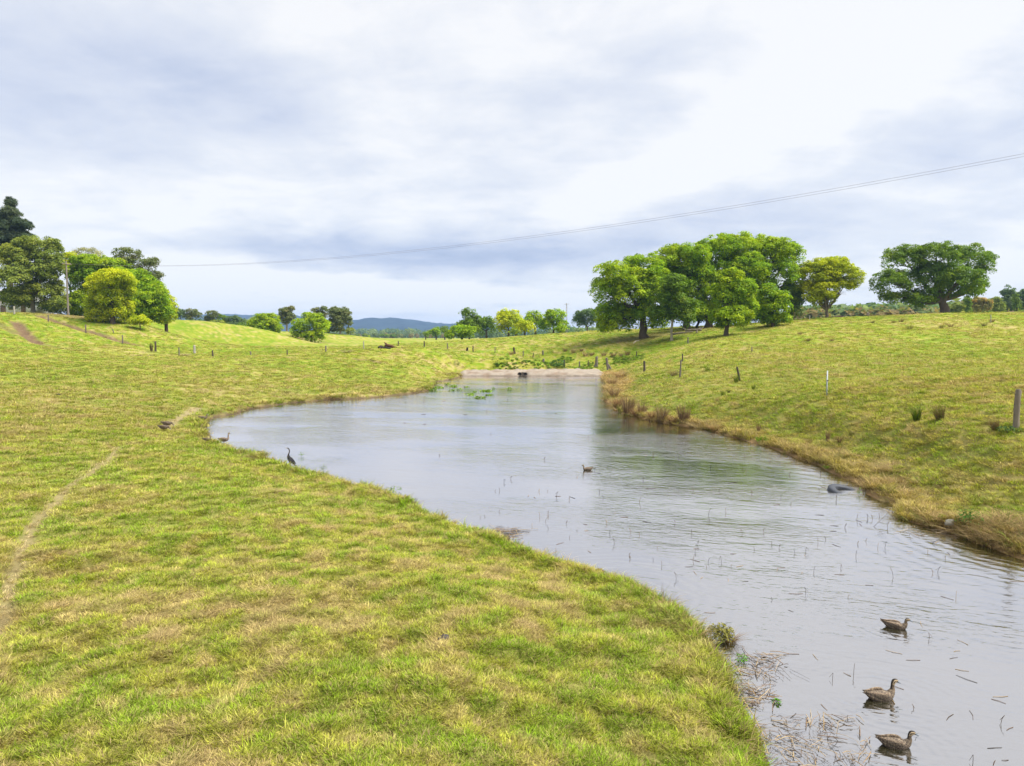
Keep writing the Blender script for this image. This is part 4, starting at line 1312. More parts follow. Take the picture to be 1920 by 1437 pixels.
# small lattice mast far away
ro = link('radio_mast', None, None, None, tuple(at_y(1062, 634, 290)), 'tiny thin lattice mast beyond the middle row of trees', 'mast')
mb = MB()
h = 14.5
for a in (0, 2.09, 4.19):
    mb.tube([(.5 * math.cos(a), .5 * math.sin(a), -1), (.12 * math.cos(a), .12 * math.sin(a), h)], .06, 4, (.3, .28, .28))
for i in range(12):
    z0, z1 = h * i / 12, h * (i + 1) / 12
    r0, r1 = .5 - .38 * i / 12, .5 - .38 * (i + 1) / 12
    for a in (0, 2.09, 4.19):
        mb.tube([(r0 * math.cos(a), r0 * math.sin(a), z0), (r1 * math.cos(a + 2.09), r1 * math.sin(a + 2.09), z1)], .035, 3, (.3, .28, .28), cap=False)
link('lattice', mb.mesh('lattice'), m_steel, ro)
mb = MB()
mb.tube([(-1.1, 0, h - .4), (1.1, 0, h - .4)], .09, 5, (.35, .33, .33))
mb.tube([(0, -1.1, h - .8), (0, 1.1, h - .8)], .09, 5, (.35, .33, .33))
link('antenna', mb.mesh('antenna'), m_steel, ro)

# ------------------------------------------------------------------ houses half hidden behind trees
m_wall = mat_plain('painted_board', None, .7, 3, .10, .004, .3)
m_roof = mat_plain('sheet_roof', None, .55, 2, .2, .01, .4, (1, 12, 1))
m_glass = mat_plain('window_glass', (.03, .04, .05), .1, 2, .1, 0, .6)


def house(label, px, py, Y, wx, dy_, h, wall, roof, rotz=0.0, sink=0.0):
    P = at_y(px, py, Y)
    gz_ = ground_at(P[0], P[1]) - sink
    ro = link('house', None, None, None, (P[0], P[1], gz_), label, 'house', 'houses', rotz=rotz)
    mb = MB()
    mb.box((0, 0, h / 2), (wx, dy_, h), wall)
    wl = link('wall', mb.mesh('wall'), m_wall, ro)
    mb = MB()
    e, rh = .5, dy_ * .3
    V = [(-wx / 2 - e, -dy_ / 2 - e, h - .05), (wx / 2 + e, -dy_ / 2 - e, h - .05), (wx / 2 + e, dy_ / 2 + e, h - .05), (-wx / 2 - e, dy_ / 2 + e, h - .05), (-wx / 2 + dy_ * .35, 0, h + rh), (wx / 2 - dy_ * .35, 0, h + rh)]
    mb.add(V, [(0, 1, 5, 4), (2, 3, 4, 5), (3, 2, 1, 0)], roof)
    mb.add(V, [(1, 2, 5), (3, 0, 4)], roof)
    link('roof', mb.mesh('roof'), m_roof, ro)
    nw = max(2, int(wx / 3))
    for i in range(nw):
        xw = -wx / 2 + wx * (i + .5) / nw
        if i == nw // 2:
            mb = MB()
            mb.box((xw, -dy_ / 2 - .02, 1.05), (.9, .06, 2.1), (.18, .12, .08))
            d_ = link('door', mb.mesh('door'), m_wall, ro)
            mb = MB()
            mb.box((xw + .36, -dy_ / 2 - .07, 1.0), (.05, .05, .12), (.4, .38, .3))
            link('handle', mb.mesh('handle'), m_steel, d_)
            continue
        mb = MB()
        mb.box((xw, -dy_ / 2 - .03, h * .58), (1.3, .06, 1.2), (.6, .58, .55))
        w_ = link('window', mb.mesh('window'), m_wall, ro)
        mb = MB()
        mb.box((xw, -dy_ / 2 - .065, h * .58), (1.1, .02, 1.0), (.03, .04, .05))
        link('pane', mb.mesh('pane'), m_glass, w_)
    return ro


house('white house glimpsed behind the trees at the left edge', 14, 588, 136, 13, 8, 3.0, (.50, .47, .48), (.42, .42, .44), .1)
house('pale shed glimpsed under the trees left of the power pole', 50, 588, 126, 4.5, 4, 2.4, (.62, .64, .64), (.5, .5, .5), -.1)
house('far house with pinkish roof above the trees near the right edge', 1850, 572, 330, 16, 10, 4.0, (.62, .58, .54), (.55, .40, .34), .2, sink=-9.0)

ORD = ['first', 'second', 'third', 'fourth', 'fifth', 'sixth', 'seventh', 'eighth', 'ninth', 'tenth', 'eleventh', 'twelfth', 'thirteenth', 'fourteenth', 'fifteenth',
       'sixteenth', 'seventeenth', 'eighteenth', 'nineteenth', 'twentieth']

# ------------------------------------------------------------------ tussocks
m_rush = mat_leaf('rush_blade', .25)


def tussock(label, bx, by, ty, wpx, col, n=120, lean=0.0, flop=0.3, group='grass tussocks on the banks', name='grass_tussock', tip=None, wd=0.007, mix=None):
    g = hit(bx, by)
    k = g[1] / FPX
    h, wr = (by - ty) * k, wpx * k / 2
    rg = np.random.default_rng(int(bx * 13 + by))
    V, F, K = [], [], []
    for i in range(n):
        a = rg.random() * 6.283
        rr = wr * .45 * math.sqrt(rg.random())
        b0 = np.array([rr * math.cos(a), rr * math.sin(a), -.04])
        d = np.array([math.cos(a), math.sin(a), 0]) * (0.35 + rg.random()) * wr * (.55 + flop) + np.array([lean * h, 0, 0])
        H = h * (.55 + .5 * rg.random())
        s_ = np.array([-math.sin(a + rg.normal()), math.cos(a + rg.normal()), 0])
        w0 = max(wd, k * .55) * (.7 + .6 * rg.random())
        c = np.array(col if (mix is None or rg.random() > mix[1]) else mix[0]) * (.55 + .75 * rg.random())
        tcol = c if tip is None else np.array(tip) * (.7 + .5 * rg.random())
        b = len(V)
        for s in range(5):
            q = s / 4
            p_ = b0 + d * (q * .5 + .6 * q * q) + np.array([0, 0, H * (q - flop * .45 * q * q)])
            ww = w0 * (1 - q) ** .6 * .5
            V += [p_ - s_ * ww, p_ + s_ * ww]
            K += [c * (1 - q) + tcol * q] * 2
        F += [(b + 2 * s, b + 2 * s + 1, b + 2 * s + 3, b + 2 * s + 2) for s in range(4)]
    return link(name, np_mesh(name, np.array(V), np.array(F), np.array(K)), m_rush, None, tuple(g), label, 'tussock', group)


BR, ST_, GN = (.25, .165, .10), (.42, .32, .16), (.15, .20, .025)
tussock('tallest brown rush clump at the right water edge', 1177, 777, 733, 32, BR, 240, .05, .15)
tussock('yellow green clump left of the tallest brown rushes', 1163, 772, 755, 16, (.2, .2, .04), 120)
tussock('small brown rush clump right of the tallest one', 1204, 777, 746, 26, BR, 150)
tussock('broad brown rush clump with straw base at the water edge', 1241, 790, 749, 34, BR, 230, .05, .2, mix=(ST_, .25))
tussock('left half of the forked brown rush clump', 1279, 791, 750, 20, BR, 130, -.12, .1)
tussock('right half of the forked brown rush clump', 1288, 790, 753, 18, BR, 110, .02, .1)
tussock('ragged brown clump at the bend of the right bank', 1152, 745, 722, 26, BR, 160, 0, .3)
tussock('brown clump just below the dam corner on the right bank', 1148, 722, 704, 26, (.30, .2, .11), 160, 0, .4)
tussock('rusty clump beside the dam corner on the right bank', 1165, 708, 692, 34, (.34, .22, .11), 180, 0, .6)
RB_ = (.30, .175, .10)
tussock('reddish brown clump just left of the tallest brown rushes', 1158, 764, 738, 26, RB_, 170, -.05, .3)
tussock('low reddish clump between the tallest and small rush clumps', 1192, 780, 760, 22, RB_, 150, 0, .4)
tussock('reddish clump between the small and broad rush clumps', 1222, 787, 764, 20, RB_, 150, .05, .35)
tussock('low reddish clump left of the forked rush clump', 1261, 793, 774, 20, RB_, 140, 0, .45)
tussock('reddish straw clump right of the low straw mound', 1340, 809, 788, 26, (.36, .23, .12), 160, .05, .6)
tussock('low straw mound beside the forked rush clump', 1313, 803, 781, 44, ST_, 260, 0, .7)
tussock('little brown tuft low on the right bank', 1422, 811, 789, 10, BR, 70)
tussock('green rushes at the foot of the leaning dark post', 1380, 718, 697, 12, GN, 90)
tussock('small upright green tuft right of the leaning post', 1413, 731, 717, 9, GN, 70, 0, .15)
tussock('pair tuft of yellow green rushes, left one', 1355, 742, 728, 9, GN, 70)
tussock('pair tuft of yellow green rushes, right one', 1366, 737, 727, 9, (.17, .17, .05), 60)
tussock('straw tuft below the paired green tufts', 1345, 754, 741, 9, ST_, 60)
tussock('wispy green tuft midway up the right slope', 1326, 696, 684, 12, GN, 70)
tussock('straw clump leaning on the tall thin post', 1263, 705, 687, 22, (.27, .22, .10), 130, 0, .5)
tussock('bright green rush clump on the right slope', 1719, 790, 755, 25, (.11, .16, .022), 260, -.05, .18)
tussock('brown and green rush clump beside the bright green one', 1763, 788, 750, 26, (.19, .13, .075), 240, -.18, .2, mix=(GN, .22))
tussock('brown tussock swept left near the large edge post', 1868, 806, 776, 24, (.20, .14, .08), 190, -.45, .35)
tussock('upright dead brown tuft above the straw bank', 1552, 830, 804, 9, BR, 90, 0, .1)
tussock('smaller dead brown tuft next to the upright one', 1574, 830, 813, 14, BR, 80)
tussock('olive tuft right of the dead brown tufts', 1597, 820, 806, 12, (.16, .15, .05), 70)
tussock('large straw heap on the bank above the tyre', 1675, 882, 851, 74, ST_, 420, .05, .9)
tussock('dry brown tuft leaning over the water on the grass spit', 1366, 1208, 1176, 40, (.30, .20, .10), 150, .3, .5)
tussock('straw heap at the right edge by the water', 1890, 1018, 978, 84, (.33, .24, .12), 420, 0, .9)
tussock('straw skirt around the leaning post in mid pasture', 958, 665, 655, 14, ST_, 80, 0, .5)
tussock('pale straw clump at the foot of the thin grey post', 347, 668, 659, 20, (.48, .38, .24), 120, 0, .7)
tussock('pale grass puff near the left end of the fence', 261, 668, 662, 12, (.48, .40, .24), 70, 0, .7)
tussock('pale grass puff right of the first one', 281, 668, 663, 9, (.46, .38, .22), 60, 0, .7)
tussock('dead brown shrub next to the tall dark post', 284, 660, 641, 7, (.12, .075, .045), 90, 0, .1, name='dead_shrub')
tussock('pale straw mound left of the log heap', 650, 662, 652, 22, (.36, .31, .15), 120, 0, .7)
tussock('round straw tuft right of the log heap', 757, 654, 649, 10, (.3, .26, .1), 60, 0, .7)
for i, (bx, by, s) in enumerate(((1845, 612, 8), (1560, 640, 7), (1690, 604, 8), (1765, 616, 9), (1782, 614, 9), (1675, 606, 6), (1705, 618, 11), (1500, 628, 8), (1515, 640, 8), (1636, 606, 6), (1860, 604, 8))):
    tussock(['dark tuft beside the thin pale ridge post', 'low brown tuft on the slope below the golden tree', 'brown tuft left of centre below the huge tree', 'straw tuft right below the huge trunk',
             'dark round tuft further right below the huge tree', 'small brown tuft on the crest left of the huge trunk', 'wide dark tuft on the slope left of the huge tree', 'pale brown tuft below the round bush',
             'brown tuft lower down below the round bush', 'tiny tuft on the crest right of the golden tree', 'dark tuft right on the crest near the edge'][i],
            bx, by, by - s * 1.15, s * 1.6, [(.22, .20, .07), (.34, .27, .12), (.27, .22, .09)][i % 3], 80, 0, .3, group='small tufts on the right slope')
for i, (bx, by, s) in enumerate(((1060, 659, 6), (1075, 663, 8), (1090, 660, 6), (1098, 668, 9), (1110, 667, 7), (1132, 668, 9), (1150, 669, 8), (1165, 669, 7), (1176, 667, 9))):
    tussock(ORD[i] + ' brown tuft from the left in the damp hollow left of the grove', bx, by, by - s * 1.25, s * 1.7, [(.32, .23, .12), (.38, .29, .15)][i % 2], 90, 0, .3, group='brown tufts in the damp hollow')

# thistle, stone, weeds by the right bank
def leaf_clump(name, label, cat, bx, by, hpx, wpx, col, n=70, group=None, seed=1, onwater=False):
    g = at_z(bx, by, 0) if onwater else hit(bx, by)
    k = g[1] / FPX
    me_ = leafy_mesh(name, n, seed, hpx * k, wpx * k / 2, max(.018, wpx * k * (.12 if name == 'water_weed' else .065)), green=1.0)
    cd = me_.color_attributes['Col'].data
    arr = np.empty(len(cd) * 4, np.float32)
    cd.foreach_get('color', arr)
    arr = arr.reshape(-1, 4)
    arr[:, :3] = arr[:, :1] * np.array(col)
    cd.foreach_set('color', arr.ravel())
    return link(name, me_, m_rush, None, tuple(g), label, cat, group)


leaf_clump('thistle', 'green leafy thistle at the right water edge', 'thistle', 1818, 984, 34, 48, (.10, .20, .04), 110, None, 5)
leaf_clump('bank_weed', 'yellow green weed left of the white stone', 'weed', 1766, 976, 14, 16, (.2, .3, .02), 60, 'weeds on the banks', 6)
leaf_clump('bank_weed', 'green weed patch at the foot of the large edge post', 'weed', 1893, 812, 12, 44, (.11, .18, .06), 90, 'weeds on the banks', 7)
leaf_clump('bank_weed', 'bright weed at the straw edge of the right bank', 'weed', 1432, 829, 12, 34, (.16, .3, .02), 90, 'weeds on the banks', 8)
leaf_clump('bank_weed', 'bright weed above the tyre', 'weed', 1555, 882, 10, 26, (.17, .27, .02), 80, 'weeds on the banks', 9)
leaf_clump('bank_weed', 'dull green and brown weed mound on the grass spit at the near bank', 'weed', 1352, 1200, 36, 50, (.24, .23, .06), 330, 'weeds on the banks', 10)
leaf_clump('bank_weed', 'bright green weed sprouting from the reed litter', 'weed', 1390, 1244, 18, 26, (.12, .30, .02), 60, 'weeds on the banks', 11)
leaf_clump('bank_weed', 'small floating green weed in the reed litter', 'weed', 1456, 1318, 8, 16, (.12, .30, .02), 40, 'weeds on the banks', 12, True)
leaf_clump('bank_weed', 'green weed poking from the water near the black bird', 'weed', 565, 856, 10, 12, (.15, .25, .03), 40, 'weeds on the banks', 13, True)
leaf_clump('bank_weed', 'green weed at the tip of the grassy point', 'weed', 606, 884, 16, 16, (.16, .22, .05), 60, 'weeds on the banks', 14)
leaf_clump('bank_weed', 'upright bush in the grass left of the dam', 'weed', 857, 688, 12, 14, (.13, .22, .03), 80, 'weeds on the banks', 15)
leaf_clump('bank_weed', 'sprawling weed reaching over the water near the point', 'weed', 738, 924, 14, 30, (.14, .24, .03), 60, 'weeds on the banks', 16)
leaf_clump('bank_weed', 'green sprout beside the half sunk tyre', 'weed', 1611, 928, 18, 9, (.16, .28, .03), 40, 'weeds on the banks', 17, True)
leaf_clump('shrub', 'dark round shrub at the left end of the marsh plants', 'shrub', 932, 690, 14, 14, (.05, .11, .03), 110, None, 18)
leaf_clump('shrub', 'tall leafy shrub in the middle of the marsh plants', 'shrub', 1046, 689, 18, 30, (.09, .18, .05), 190, None, 19)
for i, (bx, by, w_) in enumerate(sorted(((822, 728, 22), (812, 733, 16), (838, 723, 12), (850, 726, 18), (875, 727, 13), (848, 733, 14), (880, 741, 18), (912, 734, 24), (918, 742, 16), (955, 731, 12), (900, 747, 22), (862, 732, 12), (925, 730, 8), (890, 736, 10)))):
    leaf_clump('water_weed', ORD[i] + ' green water weed from the left in the patch by the dam', 'water weed', bx, by, 3 + 4 * random.random(), w_, (.22, .36, .04), 44, 'floating weeds near the dam', 40 + i, True)


def stone(name, label, cat, g, r, col, seed, flat=.7, rough=.25):
    rg = np.random.default_rng(seed)
    nu, nv = 14, 9
    V = []
    for j in range(nv):
        th_ = math.pi * j / (nv - 1)
        for i in range(nu):
            ph = 2 * math.pi * i / nu
            d = np.array([math.sin(th_) * math.cos(ph), math.sin(th_) * math.sin(ph), math.cos(th_)])
            q = 1 + rough * 2 * float(noise2(np.array([d[0] * 1.7 + seed]), np.array([d[1] * 1.7 + d[2] * 2.1]), seed)[0])
            V.append(d * r * q * np.array([1, .8, flat]) + np.array([0, 0, r * .25]))
    F = [(j * nu + i, (j + 1) * nu + i, (j + 1) * nu + (i + 1) % nu, j * nu + (i + 1) % nu) for j in range(nv - 1) for i in range(nu)]
    return link(name, np_mesh(name, np.array(V), np.array(F), np.array([col] * len(V)), True), m_conc, None, tuple(g), label, cat)


stone('stone', 'pale grey stone at the right water edge by the thistle', 'stone', hit(1782, 984), .13, (.42, .41, .36), 3)
stone('clod', 'dark mud clod in the shallows left of the black bird', 'clod', at_z(488, 852, 0), .16, (.05, .05, .035), 5, .6)
stone('clod', 'dark mud clod at the tip of the bank by the litter', 'clod', hit(945, 1012), .16, (.06, .045, .03), 6, .4)
stone('dung_pat', 'dark dried dung pat in the near grass', 'dung', hit(834, 1200), .085, (.07, .06, .055), 7, .35, .4)
stone('dung_pat', 'small black dung pat on the left pasture', 'dung', hit(150, 802), .08, (.03, .025, .02), 8, .4, .4)
stone('dung_pat', 'flat dark dung pat farther up the left pasture', 'dung', hit(110, 741), .12, (.05, .045, .04), 9, .3, .4)
stone('dung_pat', 'brown dung pat on the near bank above the water', 'dung', hit(1124, 1074), .09, (.09, .05, .03), 10, .35, .4)

# ------------------------------------------------------------------ half sunk tyre
m_rub = mat_plain('tyre_rubber', (.045, .05, .062), .6, 9, .3, .006, .4)
g = at_z(1586, 922, 0)
nu, k = 40, 16
V, R_, r_ = [], .36, .135
for i in range(nu):
    a = 2 * math.pi * i / nu
    for j in range(k):
        b_ = 2 * math.pi * j / k
        cb, sb = math.cos(b_), math.sin(b_)
        rad = R_ + r_ * (abs(cb) ** .6) * (1 if cb > 0 else -.75)
        if cb > .55 and i % 2:
            rad -= .008
        V.append((rad * math.cos(a), rad * math.sin(a), .125 * (abs(sb) ** .7) * (1 if sb > 0 else -1)))
F = [(i * k + j, ((i + 1) % nu) * k + j, ((i + 1) % nu) * k + (j + 1) % k, i * k + (j + 1) % k) for i in range(nu) for j in range(k)]
ty = link('old_tyre', np_mesh('old_tyre', np.array(V), np.array(F), None, True), m_rub, None, (g[0], g[1] + .1, -.085), 'old grey car tyre half sunk in the pond by the right bank', 'tyre')
ty.rotation_euler = (math.radians(15), math.radians(5), .3)

# ------------------------------------------------------------------ fallen logs
m_log = mat_plain('dead_wood', None, .9, 4, .5, .04, .15, (1, 1, 1))


def log(label, pts_px, Y, radii, col, group, name='fallen_log'):
    P = []
    for (a, b_), off in pts_px:
        q = at_y(a, b_, Y + off)
        P.append(q)
    P = np.array(P)
    zmin = [ground_at(p_[0], p_[1]) for p_ in P]
    P[:, 2] = np.maximum(P[:, 2], np.array(zmin) + np.array(radii) * .5)
    t_ = np.linspace(0, len(P) - 1, 3 * len(P))
    Q = np.stack([np.interp(t_, np.arange(len(P)), P[:, i]) for i in range(3)], 1)
    c0 = Q[0].copy()
    Q = Q - c0 + RNG.normal(0, .03, Q.shape)
    mb = MB()
    mb.tube(Q, np.interp(t_, np.arange(len(P)), radii), 9, col, jitter=.14)
    return link(name, mb.mesh(name, True), m_log, None, tuple(c0), label, 'log', group)


HL, YL = 'log heap in the left pasture', hit(727, 653)[1]
DKW, RSW = (.035, .03, .028), (.12, .06, .038)
log('black burnt log end at the left of the log heap', [((710, 652), 0), ((718, 651), .5)], YL, [.22, .2], DKW, HL)
log('upturned reddish root sticking up from the log heap', [((738, 653), 0), ((728, 648), .3), ((720, 642), .5)], YL, [.2, .17, .06], RSW, HL)
log('thin reddish branch lying right in the log heap', [((722, 649), .6), ((735, 650), .4), ((745, 653), .2)], YL, [.18, .14, .05], RSW, HL)
log('dark short log at the bottom of the log heap', [((714, 654), -.6), ((732, 654), -.8)], YL, [.16, .13], DKW, HL)
HB = 'dead branches under the grove'
GW = (.20, .165, .13)
log('long grey branch lying under the grove', [((1262, 627), 0), ((1280, 624), .5), ((1300, 622), .3)], 98, [.16, .13, .06], GW, HB)
log('crooked dead branch on top of the branch pile', [((1278, 616), 0), ((1290, 620), .4), ((1308, 618), .2), ((1320, 614), .5)], 99, [.05, .12, .12, .05], GW, HB)
log('short stump of branch standing in the pile', [((1306, 624), 0), ((1310, 615), .2)], 98.5, [.12, .06], GW, HB)
log('thick log at the back of the branch pile', [((1285, 620), 1.5), ((1316, 619), 1.2)], 99, [.18, .16], GW, HB)
log('bleached stick lying on the bare bank below the grove', [((1188, 644), 0), ((1193, 640), .3), ((1198, 639), .2)], 92, [.05, .07, .04], (.3, .26, .2), HB)
HR = 'dead wood on the right ridge'
log('brown log lying right of the golden tree', [((1558, 597), 0), ((1572, 598), .3), ((1584, 596), .2)], 110, [.1, .2, .12], (.11, .075, .055), HR)
log('second log beyond the golden tree log', [((1580, 597), 0), ((1598, 596), .3)], 111, [.14, .1], (.16, .12, .1), HR)
log('grey stump on the ridge between golden and huge tree', [((1627, 594), 0), ((1628, 587), .1)], 112, [.28, .22], (.2, .16, .13), HR, 'tree_stump')
log('reddish log pile end near the right edge ridge', [((1888, 588), 0), ((1908, 588), .2)], 109, [.2, .18], (.14, .085, .07), HR)

# ------------------------------------------------------------------ dead stalks in the water
m_stalk = mat_plain('dead_stalk', None, .85, 12, .4, 0, .15)


def stalk(px, py, size, col, up=True):
    g = at_z(px, py, 0)
    rg = random.Random(int(px * 7 + py * 3))
    k = g[1] / FPX
    L = size * k * (.62 if up else 1)
    r = max(.003, .32 * k)
    mb = MB()
    a = rg.random() * 6.28
    if up:
        top = (L * .35 * math.cos(a), L * .35 * math.sin(a), L * (.7 + .3 * rg.random()))
        pts = [(0, 0, -.06), (top[0] * .4, top[1] * .4, top[2] * .55), top]
        mb.tube(pts, [r, r, r * .8], 5, col)
        if rg.random() < .55:
            b_ = a + 2 + rg.random() * 2
            mb.tube([top, (top[0] + L * .5 * math.cos(b_), top[1] + L * .5 * math.sin(b_), top[2] * (.2 + .3 * rg.random()))], [r * .8, r * .6], 5, col)
    else:
        b_ = a + rg.uniform(-.35, .35)
        m_ = (L * .5 * math.cos(a), L * .5 * math.sin(a), .006)
        mb.tube([(0, 0, .003), m_, (m_[0] + L * .5 * math.cos(b_), m_[1] + L * .5 * math.sin(b_), .004)], [r, r, r * .7], 5, col)
    return mb, g


stk = []
for (x0, x1, y0, y1, n, s0, s1) in ((1010, 1560, 895, 1075, 58, 10, 24), (900, 1130, 860, 1000, 22, 6, 16), (1180, 1650, 1000, 1180, 22, 10, 26), (1480, 1900, 1060, 1260, 20, 12, 34),
                                  (1480, 1900, 1260, 1437, 24, 14, 40), (1100, 1560, 840, 900, 14, 8, 14), (700, 1120, 750, 860, 14, 5, 9), (1560, 1800, 930, 1050, 22, 10, 22)):
    i = 0
    while i < n:
        a, b_ = x0 + (x1 - x0) * random.random(), y0 + (y1 - y0) * random.random()
        q = at_z(a, b_, 0)
        if float(pond_sd(np.array([q[0]]), np.array([q[1]]))[0]) > -.35:
            i += .2
            continue
        stk.append((a, b_, s0 + (s1 - s0) * random.random(), random.random() < (.62 if b_ < 1080 else .3)))
        i += 1
stk = stk[:240]
TONES = [('dark brown', (.11, .075, .055)), ('rusty brown', (.17, .10, .06)), ('tan', (.26, .165, .085)), ('pale straw', (.38, .27, .14)), ('blackish', (.07, .055, .045))]
stk = sorted((a, b_, s, up, random.randrange(5)) for a, b_, s, up in stk)
tally = {}
for a, b_, s, up, tn in stk:
    where = ('in the far pond' if b_ < 860 else 'beside the tyre' if a > 1540 and b_ < 1060 else 'near the lone small duck' if a < 1150 and b_ < 1000 else 'in mid pond' if b_ < 1080 else
             'above the near three ducks' if b_ < 1190 else 'beside the near three ducks' if b_ < 1330 else 'around the nearest duck')
    key = (tn, up, where)
    tally[key] = tally.get(key, -1) + 1
    lb = '%s from the left of the %s %s stems %s' % (ORD[min(tally[key], 19)], TONES[tn][0], 'standing' if up else 'floating', where)
    mb, g = stalk(a, b_, s, TONES[tn][1], up)
    nm = 'dead_stalk' if up else 'floating_stem'
    link(nm, mb.mesh(nm), m_stalk, None, tuple(g), lb, 'stalk' if up else 'stem', 'dead stalks standing in the pond' if up else 'dead stems floating on the pond')
# matted reed litter against the near bank, too tangled to count
mb = MB()
cnt = 0
while cnt < 520:
    u_ = random.random()
    if u_ < .30:
        a, b_ = random.gauss(1415, 28), random.uniform(1225, 1330)
    elif u_ < .72:
        a, b_ = random.gauss(1500, 75), random.uniform(1345, 1450)
    elif u_ < .85:
        a, b_ = random.gauss(945, 18), random.uniform(990, 1012)
    else:
        a, b_ = random.gauss(1790, 60), random.gauss(1000, 14)
    q = at_z(a, b_, 0)
    s_ = float(pond_sd(np.array([q[0]]), np.array([q[1]]))[0])
    if s_ > .25:
        continue
    cnt += 1
    k = q[1] / FPX
    L = random.uniform(8, 52) * k
    an = random.random() * 6.28
    d = np.array([math.cos(an), math.sin(an), 0])
    z0 = max(.006, .02 + max(0, s_) * .9)
    if random.random() < .10:
        d[2] = random.random()
    c = np.array(random.choice([(.40, .29, .15), (.30, .20, .10), (.20, .13, .08), (.44, .34, .2), (.11, .08, .055), (.07, .055, .04), (.25, .2, .17)]))
    e = q + np.array([0, 0, z0])
    w_ = random.choice([.0018, .0024, .003, .0045])
    mb.tube([e - d * L * .5, e + np.array([0, 0, random.random() * .02]), e + (d + np.array([random.gauss(0, .25), random.gauss(0, .25), 0])) * L * .5], [w_, w_ * 1.15, w_ * .7], 4, c)
link('reed_litter', mb.mesh('reed_litter'), m_stalk, kind='stuff', label='tangled straw coloured reed litter floating along the near bank')
# longer straws lying on the near bank
for i, (pts) in enumerate(([(1390, 1320), (1415, 1360), (1432, 1395)], [(1388, 1382), (1412, 1395), (1432, 1402), (1440, 1425)], [(1364, 1242), (1380, 1262), (1390, 1275)])):
    P = np.array([hit(*p_) + np.array([0, 0, .05]) for p_ in pts])
    c0 = P[0].copy()
    mb = MB()
    mb.tube(P - c0, [.006] * len(P), 5, (.42, .30, .15))
    link('dry_straw', mb.mesh('dry_straw'), m_stalk, None, tuple(c0), ['long pale straw bent over the bank above the litter', 'kinked pale straw at the foot of the near bank', 'short pale straw by the bright green weed'][i], 'straw', 'long straws on the near bank')

# ------------------------------------------------------------------ birds
def loft(rings, k=20, sub=6):
    """rings: (x, z, half width, half height, dy) along a spine; smooth tube through them. Returns verts, faces, spine parameter, angle"""
    R_ = np.array(rings, float)
    n = len(R_)
    t0 = np.arange(n)
    tt = np.linspace(0, n - 1, (n - 1) * sub + 1)
    out_ = []
    for c in range(R_.shape[1]):
        # catmull-rom
        p_ = np.concatenate([[2 * R_[0, c] - R_[1, c]], R_[:, c], [2 * R_[-1, c] - R_[-2, c]]])
        i = np.minimum(tt.astype(int), n - 2)
        f = tt - i
        a, b, c_, d = p_[i], p_[i + 1], p_[i + 2], p_[i + 3]
        out_.append(0.5 * (2 * b + (c_ - a) * f + (2 * a - 5 * b + 4 * c_ - d) * f * f + (3 * b - a - 3 * c_ + d) * f ** 3))
    S = np.stack(out_, 1)
    S[:, 2:4] = np.maximum(S[:, 2:4], .0015)
    T = np.gradient(S[:, :2], axis=0)
    T /= np.linalg.norm(T, axis=1)[:, None] + 1e-9
    N = np.stack([-T[:, 1], T[:, 0]], 1)          # upward side of the spine
    V, A, Tt = [], [], []
    ang = np.arange(k) * 2 * math.pi / k
    for i in range(len(S)):
        x = S[i, 0] + N[i, 0] * S[i, 3] * np.sin(ang)
        z = S[i, 1] + N[i, 1] * S[i, 3] * np.sin(ang)
        y = S[i, 2] * np.cos(ang) + (S[i, 4] if S.shape[1] > 4 else 0)
        V.append(np.stack([x, y, z], 1)); A.append(ang); Tt.append(np.full(k, tt[i]))
    V = np.concatenate(V)
    m = len(S)
    F = np.array([(i * k + j, i * k + (j + 1) % k, (i + 1) * k + (j + 1) % k, (i + 1) * k + j) for i in range(m - 1) for j in range(k)])
    return V, F, np.concatenate(Tt), np.concatenate(A)


def mat_feather():
    m, t, out = new_mat('duck_plumage')
    p = t.node('ShaderNodeBsdfPrincipled')
    pos = t.node('ShaderNodeTexCoord').outputs['Object']
    vo = t.node('ShaderNodeTexVoronoi', feature='DISTANCE_TO_EDGE')
    vo.inputs['Scale'].default_value = 46
    t.put(vo.inputs['Vector'], t.vm('MULTIPLY', pos, (.55, 1, 1)))
    edge = t.smooth(vo.outputs['Distance'], .12, .02)
    msk = t.node('ShaderNodeAttribute', attribute_name='scale').outputs['Fac']
    n = t.noise(pos, 60, 3, .6)
    f = t.m('ADD', .7, t.m('MULTIPLY', n, .6))
    c = t.mix(1.0, attr_col(t), t.xyz(f, f, f), 'MULTIPLY')
    c = t.mix(t.m('MULTIPLY', t.m('MULTIPLY', edge, msk), .9), c, (.32, .25, .17, 1))
    t.put(p.inputs['Base Color'], c)
    p.inputs['Roughness'].default_value = .65
    p.inputs['Specular IOR Level'].default_value = .25
    b = t.node('ShaderNodeBump')
    b.inputs['Strength'].default_value = .5
    b.inputs['Distance'].default_value = .004
    t.put(b.inputs['Height'], t.m('SUBTRACT', n, edge))
    t.l.new(b.outputs[0], p.inputs['Normal'])
    t.l.new(p.outputs[0], out.inputs[0])
    return m


m_feather = mat_feather()
m_eye = mat_plain('bird_eye', (.01, .008, .006), .15, 5, .1, 0, .5)
m_legs = mat_plain('bird_leg', (.16, .11, .05), .6, 20, .2, 0)


def feather_mesh(name, V, F, cols, sc):
    me_ = np_mesh(name, V, F, cols, True)
    me_.attributes.new('scale', 'FLOAT', 'POINT').data.foreach_set('value', np.asarray(sc, np.float32))
    return me_


BODY, CROWN, FACE, BILL = np.array([.062, .044, .033]), np.array([.022, .017, .014]), np.array([.50, .38, .23]), np.array([.13, .16, .19])


